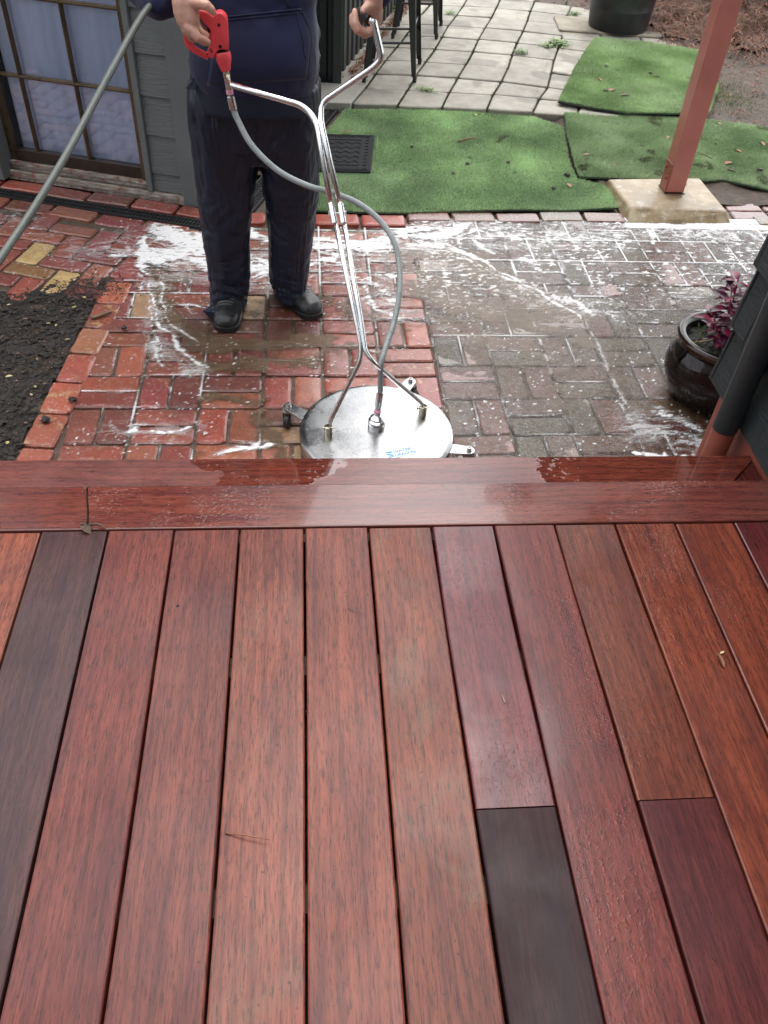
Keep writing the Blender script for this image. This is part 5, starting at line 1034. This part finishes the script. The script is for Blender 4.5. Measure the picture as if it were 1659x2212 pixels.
me = union([column(tors)] + slv, .0075, 6); V, N = coords(me); Q = V + fbm(V * 4, 2)[:, None] * .04
fold = ridged(np.stack([Q[:, 0] * 7, Q[:, 1] * 7, Q[:, 2] * 11], -1), 3) * .008 + fbm(V * 22, 2) * .0015
belly = np.exp(-((V[:, 2] - .55) / .22) ** 2) * (N[:, 1] < 0)
V2 = V + N * (fold * (1 - .75 * belly) - .003)[:, None]
hood = finish(me, 'hoodie', M['hoodie'], man, V2)
# ribbed hem
bvh = BVHTree.FromPolygons([tuple(v.co) for v in hood.data.vertices], [tuple(p.vertices) for p in hood.data.polygons])
hem = []
n = 72
for i, (z, g) in enumerate([(.0, .0), (.015, .004), (.045, .006), (.075, .004), (.090, 0)]):
    ring = []
    for k in range(n):
        th = 2 * math.pi * k / n; cx_, cy_ = tors[1][0], tors[1][1]; sag = .030 * math.cos(th) * 0 + .012 * math.sin(3 * th)
        base = P(548, 212, YT).z - .012 + .03 * (-math.sin(th)) * -.3
        ring.append(Vector((cx_ + (tors[1][3] * .985 + g) * math.cos(th), cy_ + (tors[1][4] * .98 + g) * math.sin(th), base + z + sag * .4)))
    hem.append(ring)
mb = MB(); mb.rings(hem, cap=False); o = mb.build('hem_band', M['rib'], None, smooth=True, fix=False); s_ = o.modifiers.new('t', 'SOLIDIFY'); s_.thickness = .004; o.parent = hood
mb = MB(); mb.prism([P(399, 192, 2.88), P(417, 176, 2.88), P(421, 158, 2.87), P(428, 188, 2.86), P(420, 196, 2.86)], (0, .012, 0)); q = mb.build('hem_tab', M['rib'], None, bevel=.004); q.parent = hood
# kangaroo pocket laid over the belly
def onbelly(px, py, off=.004):
    d = ray(px, py); h_ = bvh.ray_cast(EYE, d.normalized()); p = h_[0] if h_[0] else P(px, py, 2.78); return p - d.normalized() * off
top_l, top_r = c2(420, 118), c2(965, 60)
pg = []; nx, ny = 26, 18
for j in range(ny + 1):
    row = []; fy = j / ny
    for i in range(nx + 1):
        fx = i / nx; yl = 118 + (560 - 118) * fy; yr = 60 + (520 - 60) * fy
        xr = 965 + 68 * math.sin(min(1, fy * 1.7) * math.pi * .62) - 50 * max(0, fy - .6); xl = 420 - 70 * fy
        x = xl + (xr - xl) * fx; y = yl + (yr - yl) * fx; row.append(onbelly(*c2(x, y), .006 - .006 * max(0, fy - .7) / .3))
    pg.append(row)
mb = MB(); mb.add([p for r in pg for p in r], [(j * (nx + 1) + i, j * (nx + 1) + i + 1, (j + 1) * (nx + 1) + i + 1, (j + 1) * (nx + 1) + i) for j in range(ny) for i in range(nx)])
pk = mb.build('pocket', M['hoodie'], None, smooth=True, fix=False); s_ = pk.modifiers.new('t', 'SOLIDIFY'); s_.thickness = .003; s_.offset = 0; pk.parent = hood
seam = MB(); seam.tube([p + Vector((0, -.003, .001)) for p in pg[0]], .0022, 6); seam.tube([pg[1][i] + Vector((0, -.003, .002)) for i in range(nx + 1)], .0012, 6)
seam.tube([pg[j][nx] + Vector((0, -.003, 0)) for j in range(ny + 1)], .0022, 6); seam.tube([onbelly(*c2(x, y), .0085) for x, y in ((940, 88), (948, 150), (970, 230), (985, 290), (982, 345), (1000, 385))], .0022, 6)
q = seam.build('seam', M['hoodie'], None, smooth=True); q.parent = hood
mb = MB(); a = onbelly(*c2(882, 2), .006); mb.tube([a + Vector((0, 0, .2)), a + Vector((0, 0, .1)), a, onbelly(*c2(880, 34), .006)], .0028, 8); mb.lathe([(0, 0), (.0045, 0), (.0045, .02), (0, .022)], onbelly(*c2(880, 40), .006), 10); q = mb.build('drawstring', M['rib'], None, smooth=True); q.parent = hood
# body: head, neck, arms, hands, legs as one skin
def G(f, x, y, Y): return P(*f(x, y), Y)
parts = [cap([(cx, YT + .03, 1.02), (cx, YT + .02, 1.16)], [.06, .055]), cap([(cx, YT + .01, 1.20), (cx, YT + .015, 1.27)], [(.072, .088), (.076, .095)]), cap([(cx, YT - .055, 1.165), (cx, YT - .03, 1.19)], [.035, .05]),
         cap([(cx, YT - .085, 1.235), (cx, YT - .105, 1.215)], [.008, .012]), cap([(cx - .078, YT + .02, 1.215), (cx - .08, YT + .025, 1.25)], [.012, .015]), cap([(cx + .078, YT + .02, 1.215), (cx + .08, YT + .025, 1.25)], [.012, .015]),
         column([(cx, YT + .04, .37, .10, .06), (cx, YT + .02, .50, .14, .09), (cx, YT + .01, .7, .17, .11), (cx, YT + .02, .95, .17, .10), (cx, YT + .03, 1.03, .09, .07)]),
         cap([SHL, ELL, WRL], [.05, .042, .028]), cap([SHR, ELR, WRR], [.05, .042, .028])]
for leg in (legL, legR): parts.append(cap([(leg[1][0], leg[1][1] + .02, leg[1][2] - .02), (leg[5][0], leg[5][1], leg[5][2]), (leg[-1][0], leg[-1][1] + .03, PZ + .10)], [.072, .05, .035]))
# his right hand (left in the picture) over the gun
H = lambda x, y, Y: G(g1, x, y, Y)
parts += [cap([H(430, -100, 2.60), H(430, 40, 2.595), H(470, 200, 2.59), H(510, 360, 2.585), H(540, 480, 2.585)], [(.029, .026), (.033, .026), (.036, .024), (.034, .021), (.028, .018)], 24),
          cap([H(560, 60, 2.59), H(610, 160, 2.60), H(620, 330, 2.61)], [.018, .018, .014]),
          cap([H(520, 480, 2.575), H(700, 690, 2.565), H(800, 745, 2.575), H(862, 760, 2.59)], [.0150, .0125, .0118, .0100]),
          cap([H(610, 440, 2.60), H(735, 590, 2.60), H(840, 640, 2.61)], [.0145, .012, .010]), cap([H(470, 520, 2.61), H(600, 700, 2.615), H(740, 700, 2.625)], [.0145, .012, .010]), cap([H(640, 400, 2.62), H(760, 520, 2.63), H(830, 560, 2.635)], [.013, .011, .009]),
          cap([H(560, 40, 2.585), H(700, 60, 2.575), H(850, 100, 2.57), H(930, 175, 2.572), H(965, 225, 2.575)], [.017, .0145, .0135, .0115, .0085])]
K = lambda x, y, Y: G(g2, x, y, Y)
parts += [cap([K(905, -70, 2.60), K(915, 60, 2.605), K(950, 200, 2.625), K(945, 380, 2.635), K(900, 500, 2.635)], [(.026, .03), (.027, .028), (.020, .030), (.018, .030), (.017, .028)], 24),
          cap([K(900, 60, 2.59), K(820, 110, 2.575), K(735, 185, 2.568)], [.018, .0125, .0105]),
          cap([K(920, 520, 2.605), K(780, 600, 2.59), K(650, 530, 2.585), K(590, 400, 2.59), K(580, 240, 2.60), K(582, 200, 2.603)], [.014, .0125, .0115, .0105, .0092, .008]),
          cap([K(905, 540, 2.63), K(760, 620, 2.615), K(620, 540, 2.61), K(555, 420, 2.613), K(543, 290, 2.62)], [.014, .0125, .0115, .0105, .009]),
          cap([K(900, 520, 2.655), K(760, 590, 2.64), K(610, 520, 2.635), K(535, 400, 2.638), K(530, 300, 2.645)], [.0135, .012, .011, .010, .0085]),
          cap([K(900, 480, 2.675), K(780, 560, 2.66), K(640, 500, 2.658), K(560, 400, 2.66)], [.0125, .011, .0095, .008])]
me = union(parts, .0032, 3, .5); V, N = coords(me); V2 = V + N * (fbm(V * 60, 3) * .0007)[:, None]
body = finish(me, 'body', M['skin'], man, V2)
def nail(c_, d, n_):
    mb = MB(); d = d.normalized(); n_ = n_.normalized(); s_ = d.cross(n_)
    mb.add([c_ + s_ * (.0048 * a) + d * (.006 * b) + n_ * (.0008 - .0012 * abs(a)) for b in (-1, 0, 1) for a in (-1, 0, 1)], [(0, 1, 4, 3), (1, 2, 5, 4), (3, 4, 7, 6), (4, 5, 8, 7)]); q = mb.build('nail', M['nail'], None, smooth=True, fix=False); q.parent = body
tc = -ray(*g1(955, 215)).normalized(); nail(H(955, 205, 2.5745) + tc * .0092, H(965, 225, 2.575) - H(930, 175, 2.572), tc)
tc = -ray(*g2(745, 175)).normalized(); nail(K(745, 172, 2.57) + tc * .0112, K(735, 185, 2.568) - K(820, 110, 2.575), tc)
mb_h = cap([(cx, YT + .03, 1.255), (cx, YT + .035, 1.30)], [(.082, .098), (.070, .085)]); me = union([mb_h], .006, 3); finish(me, 'hair', M['hair'], man)
for sx in (-.03, .03):
    mb = MB(); mb.lathe([(0, -.009), (.006, -.006), (.009, 0), (.006, .006), (0, .009)], (cx + sx, YT - .070, 1.245), 12); mb.build('eye', M['white'], man, smooth=True)
mb = MB(); mb.tube([(cx - .022, YT - .078, 1.178), (cx, YT - .087, 1.176), (cx + .022, YT - .078, 1.178)], [.002, .004, .002], 8); mb.build('mouth', M['pink'], man)
for A_, B_, nm in ((CUFL, CUFL.lerp(ELL, .22), 'cuff'), (CUFR, CUFR.lerp(ELR, .22), 'cuff')):
    mb = MB(); d = (B_ - A_); mb.tube([A_ - d * .25, A_, A_ + d * .5, B_], [.036, .042, .045, .046], 28); q = mb.build(nm, M['rib'], None, smooth=True); q.parent = hood
# ------------------------------------------------------------------ round surface cleaner
DC = Vector((.215, 2.130, 0)); DZ = -.360; DR = .253
sc = thing('surface_cleaner', 'round stainless steel pressure surface cleaner with chrome lance handle, held by the person', 'surface cleaner', (DC.x, DC.y, PZ))
pr = [(0, DZ - .006), (DR - .03, DZ - .006), (DR - .004, DZ - .008), (DR - .003, DZ - .055), (DR, DZ - .055), (DR + .0005, DZ - .012), (DR - .003, DZ - .005), (DR - .010, DZ - .0012), (DR - .02, DZ), (0, DZ + .0005)]
mb = MB(); mb.lathe(pr, (DC.x, DC.y, 0), 128); disc = mb.build('housing', M['steel'], sc, smooth=True, angle=.6)
mb = MB(); mb.lathe([(DR - .008, DZ - .085), (DR - .002, DZ - .085), (DR - .002, DZ - .052), (DR - .008, DZ - .052)], (DC.x, DC.y, 0), 96); mb.f = [f for f in mb.f if len(f) == 4] + [(3 * 96 + k, 3 * 96 + (k + 1) % 96, (k + 1) % 96, k) for k in range(96)]; mb.m = [0] * len(mb.f); mb.build('skirt', M['rubber'], sc)
mb = MB()
for a in (3.75, 5.4, 1.0): mb.lathe([(0, 0), (.006, 0), (.006, .004), (.003, .006), (0, .006)], (DC.x + DR * math.cos(a), DC.y + DR * math.sin(a), DZ - .035), 8, Vector((math.cos(a), math.sin(a), 0)))
mb.build('rivet', M['steel_dull'], sc)
def caster(base, bolt, spin):
    base, bolt = Vector(base), Vector(bolt); ar = MB(); d = (bolt - base).normalized(); s_ = Vector((-d.y, d.x, 0)); z = DZ - .015
    pl = [base + s_ * .024, base - s_ * .024]; L = (bolt - base).length
    for k in range(13): th = -math.pi / 2 + math.pi * k / 12; pl.append(base + d * (L + .019 * math.cos(th)) + s_ * (.019 * math.sin(th)))
    ar.prism([Vector((p.x, p.y, z)) for p in pl], (0, 0, .005)); a_ = ar.build('caster_arm', M['steel'], sc, bevel=.001)
    m = MB(); m.lathe([(0, z - .014), (.021, z - .014), (.023, z - .010), (.021, z - .005), (.0195, z - .001), (0, z - .001)], (bolt.x, bolt.y, 0), 28); m.lathe([(0, z + .005), (.010, z + .005), (.010, z + .007), (.0075, z + .0072), (.0075, z + .017), (.0045, z + .0172), (.0045, z + .013), (0, z + .013)], (bolt.x, bolt.y, 0), 20)
    q = m.build('swivel', M['steel_dull'], None, smooth=True, angle=.6); q.parent = a_; q.matrix_parent_inverse = Matrix.Identity(4)
    f = Vector((math.cos(spin), math.sin(spin), 0)); sd_ = Vector((-f.y, f.x, 0)); c_ = Vector((bolt.x, bolt.y, PZ + .027)) + f * .012; m = MB()
    for sg in (-1, 1):
        p = [Vector((bolt.x, bolt.y, z - .014)) + f * -.014, Vector((bolt.x, bolt.y, z - .014)) + f * .018, c_ + f * .009, c_ - f * .009]; m.prism([q_ + sd_ * (sg * .0145) for q_ in p], sd_ * (sg * .002))
    q = m.build('fork', M['steel_dull'], None); q.parent = a_
    m = MB(); m.lathe([(0, -.009), (.012, -.009), (.022, -.010), (.026, -.007), (.026, .007), (.022, .010), (.012, .009), (0, .009)], c_, 32, sd_); q = m.build('wheel', M['rubber'], None, smooth=True, angle=.6); q.parent = a_; return a_
caster((-.015, 2.215, 0), (-.075, 2.268, 0), -1.9); caster((.318, 2.355, 0), (.352, 2.412, 0), -.7); caster((.445, 2.045, 0), (.508, 2.035, 0), -.5)
# swivel hub and brackets
hub = Vector(W(*c6(780, 697), DZ)); m = MB()
m.lathe([(0, 0), (.0285, 0), (.0285, .012), (.027, .014), (.0265, .016), (.0285, .018), (.0285, .024), (.026, .026), (.022, .028), (.022, .034), (.0225, .036), (.013, .044), (.011, .046), (.011, .058), (0, .058)], hub, 40); q = m.build('swivel_hub', M['chrome'], sc, smooth=True, angle=.5)
m = MB(); m.lathe([(0, .0585), (.0125, .0585), (.0125, .0645), (0, .0645)], hub, 24); m.build('tape', M['pink'], sc)
br = []
for (x, y) in ((455, 757), (1090, 620)):
    b0 = W(*c6(x, y), DZ); br.append(b0); m = MB(); m.lathe([(0, 0), (.0135, 0), (.0135, .034), (.0115, .036), (.0115, .012), (0, .012)], b0, 28); a_ = m.build('bracket', M['brass'], sc, smooth=True, angle=.5)
    m = MB(); m.tube([b0 + Vector((-.021, .001, .026)), b0 + Vector((.021, .002, .028))], .0028, 8); m.lathe([(0, 0), (.006, 0), (.006, .004), (0, .004)], b0 + Vector((-.021, .001, .026)), 6, Vector((1, 0, 0))); q = m.build('pin', M['steel_dull'], None); q.parent = a_
# lance tubes
YB = 2.12; YTOP = 2.60
def LP(px, py):      # leaning plane of the lance: depth follows height in the frame
    f = (py - 780) / (215 - 780); return P(px, py, YB + (YTOP - YB) * f)
dL = lambda x, y: LP(*c6(x, y))
def mid(p): return p
lo1 = [LP(716, 446), dL(640, 0), dL(682, 185), dL(688, 240), dL(640, 330)]; b1 = br[0] + Vector((0, 0, .030)); b2 = br[1] + Vector((0, 0, .030))
lo1 = fillet([LP(718, 450), dL(644, 0), LP(*c6(688, 225)), b1 + (LP(*c6(600, 395)) - b1) * .12 + Vector((0, 0, .01)), b1], .045)
m = MB(); r_ = [.0075] * (len(lo1) - 3) + [.0075, (.003, .010), (.0028, .009)]; m.tube(lo1, r_, 16); m.build('lower_tube', M['chrome'], sc, smooth=True)
lo2 = fillet([LP(737, 446), dL(678, 0), LP(*c6(706, 205)), LP(*c6(760, 270)), b2 + (LP(*c6(870, 350)) - b2) * .08 + Vector((0, 0, .008)), b2], .045)
m = MB(); r_ = [.0075] * (len(lo2) - 3) + [.0075, (.003, .010), (.0028, .009)]; m.tube(lo2, r_, 16); m.build('lower_tube', M['chrome'], sc, smooth=True)
up1 = fillet([P(497, 182, 2.585), LP(655, 229), LP(684, 262), LP(716, 448)], .05); m = MB(); m.tube(up1, .0092, 18); m.build('upper_tube', M['chrome'], sc, smooth=True)
up2 = fillet([P(*g2(860, 350), 2.60), P(*g2(915, 400), 2.595), P(*c2(1495, 380), 2.58), P(*c2(1440, 440), 2.585), LP(694, 222), LP(693, 262), LP(735, 446)], .045, 8)
m = MB(); k = len(up2); m.tube(up2, [.0115 - .0025 * min(1, i / (k * .6)) for i in range(k)], 18); m.build('upper_tube', M['chrome'], sc, smooth=True)
for (x0, y0, x1, y1) in ((715, 440, 723, 482), (735, 440, 742, 482)):
    m = MB(); m.tube([LP(x0, y0), LP((x0 + x1) / 2, (y0 + y1) / 2), LP(x1, y1)], .0102, 16); m.build('sleeve', M['chrome'], sc, smooth=True, angle=.6)
m = MB(); a, b = LP(709, 461), LP(748, 461); m.tube([a, b], .0035, 10); m.lathe([(0, 0), (.008, 0), (.008, .006), (0, .006)], a, 6, (b - a).normalized()); m.lathe([(0, 0), (.008, 0), (.008, .006), (0, .006)], b, 6, (a - b).normalized()); m.build('bolt', M['steel_dull'], sc)
m = MB(); m.tube([P(*g2(895, 375), 2.597), P(*g2(880, 355), 2.602), P(*g2(860, 345), 2.605), P(*g2(855, 345), 2.61), P(*g2(800, 320), 2.63), P(*g2(720, 275), 2.67), P(*g2(660, 235), 2.71)], [.0105, .0175, .0178, .0155, .0165, .0165, .015], 28); m.build('grip', M['rubber'], sc, smooth=True, angle=.8)
# trigger gun (part of the same machine)
YG = 2.615
def outline(pts, f, Y): return [P(*f(x, y), Y) for x, y in pts]
gp = [(600, 150), (700, 170), (800, 190), (885, 225), (925, 262), (955, 290), (985, 262), (1012, 236), (1045, 224), (1080, 222), (1120, 236), (1155, 262), (1190, 305), (1212, 360), (1222, 500), (1233, 700), (1240, 925), (1180, 908), (1110, 905), (1050, 925), (1010, 975), (990, 1040), (955, 1066), (915, 1055), (870, 1035), (832, 1003), (845, 950), (870, 880), (887, 800), (900, 660), (903, 590), (890, 520), (855, 485), (800, 440), (755, 385), (720, 330), (600, 300)]
m = MB(); m.prism(outline(gp, g1, YG), (0, .036, 0)); gun = m.build('trigger_gun', M['red'], sc, bevel=.0085, bseg=4); 
for p in gun.data.polygons: p.use_smooth = True
gun.data.set_sharp_from_angle(angle=1.2)
m = MB(); m.tube(smoothpath(outline([(880, 1015), (800, 985), (700, 935), (600, 875), (540, 820), (505, 755), (490, 690), (480, 600)], g1, YG + .018), 5), [(.0045, .010)] * 36, 14); q = m.build('trigger_guard', M['red'], None, smooth=True); q.parent = gun
m = MB(); m.tube(smoothpath(outline([(905, 520), (870, 620), (855, 720), (880, 800)], g1, YG + .018), 5), [(.004, .007)] * 16, 10); q = m.build('trigger', M['black'], None, smooth=True); q.parent = gun
m = MB(); vd = ray(*g1(1060, 450)).normalized()
for (x, y, r) in ((1062, 450, .0040), (1088, 838, .0048), (853, 975, .0022), (908, 555, .002)): m.lathe([(0, 0), (r, 0), (r, .002), (0, .002)], P(*g1(x, y), YG) + Vector((0, -.0012, 0)), 16, Vector((0, 1, 0)))
for k in range(4): m.tube([P(*g1(888 + k * 14, 905 + k * 14), YG - .0005), P(*g1(925 + k * 12, 870 + k * 22), YG - .0005)], .0007, 6)
q = m.build('screw_hole', M['black'], None); q.parent = gun
m = MB(); ax0, ax1 = P(*g1(1128, 930), YG + .018), P(*g1(1192, 1270), YG + .014); d = (ax1 - ax0); Lg = d.length; n = 48; rings = []
for f, r in ((-.03, .0175), (0, .0205), (.05, .0218), (.2, .0228), (.45, .0215), (.7, .0175), (.9, .0150), (1.0, .0135)):
    q_ = d.to_track_quat('Z', 'Y'); rings.append([ax0 + d * f + q_ @ Vector(((r - .0012 * (math.cos(8 * 2 * math.pi * k / n) > .6)) * math.cos(2 * math.pi * k / n), (r - .0012 * (math.cos(8 * 2 * math.pi * k / n) > .6)) * math.sin(2 * math.pi * k / n), 0)) for k in range(n)])
m.rings(rings); q = m.build('nozzle_collar', M['red'], None, smooth=True, angle=.9); q.parent = gun
m = MB(); m.tube([P(*g1(1120, 900), YG + .018), P(*g1(1130, 938), YG + .018)], .0195, 28); q = m.build('collar_ring', M['black'], None); q.parent = gun
cn = [P(*g1(x, y), YG + .012) for x, y in ((1190, 1255), (1200, 1300), (1212, 1395), (1215, 1405), (1255, 1612), (1262, 1690), (1275, 1730), (1325, 1965))]
m = MB(); m.tube(cn[0:2], .0095, 20); m.tube(cn[1:3], .0115, 6); m.build('coupling_nut', M['brass'], sc)
m = MB(); m.tube(cn[2:6], .0098, 20); m.tube(cn[5:7], .0105, 6); m.build('manifold_tube', M['chrome'], sc, smooth=True, angle=.6)
m = MB(); m.tube(cn[4:6], .0104, 20); m.build('tape', M['pink'], sc)
m = MB(); m.tube([cn[6], cn[6].lerp(cn[7], .5), cn[7]], [.0112, .0122, .0120], 24); m.build('hose_crimp', M['chrome'], sc, smooth=True, angle=.6)
# short hose from gun to hub
top_ = hub + Vector((0, 0, .058)); hp2 = []
hraw = [(515, 262, 2.615), (545, 315, 2.585), (600, 368, 2.55), (662, 400, 2.52), (720, 417, 2.50), (775, 440, 2.47), (822, 478, 2.43), (852, 525, 2.38), (863, 580, 2.33), (862, 640, 2.27), (850, 700, 2.215), (835, 745, 2.17), (823, 790, 2.13)]
hp2 = [cn[7]] + [P(*a) for a in hraw] + [top_ + Vector((.006, .004, .075))]
hpath = smoothpath(hp2, 10); m = MB(); m.tube(hpath, .0088, 20); hz_ = m.build('connecting_hose', M['hose'], sc, smooth=True)
m = MB(); e = hpath[-1]; m.tube([top_ + Vector((0, 0, .0)), top_ + (e - top_) * .35], .0095, 6); m.tube([top_ + (e - top_) * .30, top_ + (e - top_) * .95, e], [.0112, .0118, .0110], 24); m.build('hose_crimp', M['chrome'], sc, smooth=True, angle=.5)
# printed lettering bent round the hose
def hosetext(txt, s0, size, flip=1):
    cu = bpy.data.curves.new('t', 'FONT'); cu.body = txt; cu.size = size; cu.extrude = .0002; cu.resolution_u = 2; cu.align_y = 'CENTER'; to = bpy.data.objects.new('t', cu); COL.objects.link(to)
    me = bpy.data.meshes.new_from_object(to.evaluated_get(bpy.context.evaluated_depsgraph_get())); bpy.data.objects.remove(to)
    cum = [0]
    for a, b in zip(hpath[:-1], hpath[1:]): cum.append(cum[-1] + (b - a).length)
    for v in me.vertices:
        s_ = s0 + v.co.x; i = max(0, min(len(cum) - 2, int(np.searchsorted(cum, s_)) - 1)); f = (s_ - cum[i]) / (cum[i + 1] - cum[i]); p = hpath[i].lerp(hpath[i + 1], f); t_ = (hpath[i + 1] - hpath[i]).normalized()
        vw = (EYE - p).normalized(); vw = (vw - t_ * vw.dot(t_)).normalized(); sd_ = t_.cross(vw) * -1 * flip; th = v.co.y / .0088; v.co = p + (vw * math.cos(th) + sd_ * math.sin(th) * 1) * (.0090 + v.co.z)
    me.materials.clear(); me.materials.append(M['hosetext']); o = bpy.data.objects.new('lettering', me); COL.objects.link(o); o.parent = hz_; o['kind'] = 'part'; del o['kind']; return o
tl = sum((b - a).length for a, b in zip(hpath[:-1], hpath[1:]))
hosetext('WATER DRAGON', .03, .010, -1); hosetext('RAPID DRAGON MAX 2', tl * .60, .010, -1); hosetext('MAX 2   6000PSI  W.P  250F', tl - .30, .010, -1)
# sticker
c_ = W(*c6(925, 880), DZ + .0012); ux = (W(*c6(1010, 862), DZ + .0012) - W(*c6(835, 900), DZ + .0012)); SL = ux.length; ux.normalize(); uy = Vector((-ux.y, ux.x, 0)); SM = Matrix(((ux.x, uy.x, 0, c_.x), (ux.y, uy.y, 0, c_.y), (0, 0, 1, DZ + .0012), (0, 0, 0, 1)))
st = MB(); hw_, hh_ = .052, .020; st.box((-hw_, -hh_, 0), (hw_, hh_, .0004), SM); sto = st.build('label_plate', M['white'], sc)
def ptext(txt, x, y, size, sx=1.0):
    cu = bpy.data.curves.new('t', 'FONT'); cu.body = txt; cu.size = size; cu.extrude = .0001; cu.offset = .0006; cu.resolution_u = 3; to = bpy.data.objects.new('t', cu); COL.objects.link(to)
    me = bpy.data.meshes.new_from_object(to.evaluated_get(bpy.context.evaluated_depsgraph_get())); bpy.data.objects.remove(to)
    for v in me.vertices: v.co = SM @ Vector((x + v.co.x * sx, y + v.co.y, .0006 + v.co.z))
    me.materials.clear(); me.materials.append(M['blue']); o = bpy.data.objects.new('lettering', me); COL.objects.link(o); o.parent = sto
ptext('WATER', -.014, .0020, .0175, 1.02); ptext('DRAGON', -.014, -.0150, .0175, .93)
m = MB(); pc_ = [[(-.046, .014), (-.018, .014), (-.018, .006), (-.034, .007)], [(-.044, .004), (-.030, .004), (-.020, .001), (-.018, .004), (-.018, -.001), (-.032, -.003)], [(-.040, -.006), (-.028, -.005), (-.018, -.003), (-.018, -.009), (-.030, -.009)], [(-.042, -.013), (-.030, -.011), (-.018, -.011), (-.018, -.015), (-.038, -.015)]]
for pl in pc_: m.prism([SM @ Vector((x, y, .0006)) for x, y in pl], (0, 0, .0002))
q = m.build('emblem', M['blue'], None); q.parent = sto
# ------------------------------------------------------------------ supply hose
sp = [P(*g1(520, 330), 2.66), P(400, 15, 2.68), P(360, 0, 2.66), P(325, 12, 2.60), P(290, 62, 2.50), P(250, 135, 2.38), P(200, 228, 2.25), P(140, 340, 2.09), P(70, 455, 1.94), P(0, 560, 1.80)]
d = (sp[-1] - sp[-2]); sp += [sp[-1] + d * 1.0, sp[-1] + d * 1.8 + Vector((-.05, 0, -.05)), Vector((-1.75, 1.3, -.43)), Vector((-2.4, 1.2, -.435))]
m = MB(); pth = smoothpath(sp, 10); m.tube(pth, .0088, 20); o = m.build('supply_hose', M['hose2'], smooth=True); tag(o, 'long grey green pressure hose hanging from the hand down across the garden bed', 'hose')
# house behind the viewer (closes the place behind the deck)
bh = thing('back_house_wall', 'dark house wall behind the viewer at the back of the deck', 'wall', (0, -1.2, 0)); mb = MB(); mb.box((-4, -1.5, -.45), (1.17, -1.3, 2.9)); mb.build('wall_face', M['wallpaint'], bh)
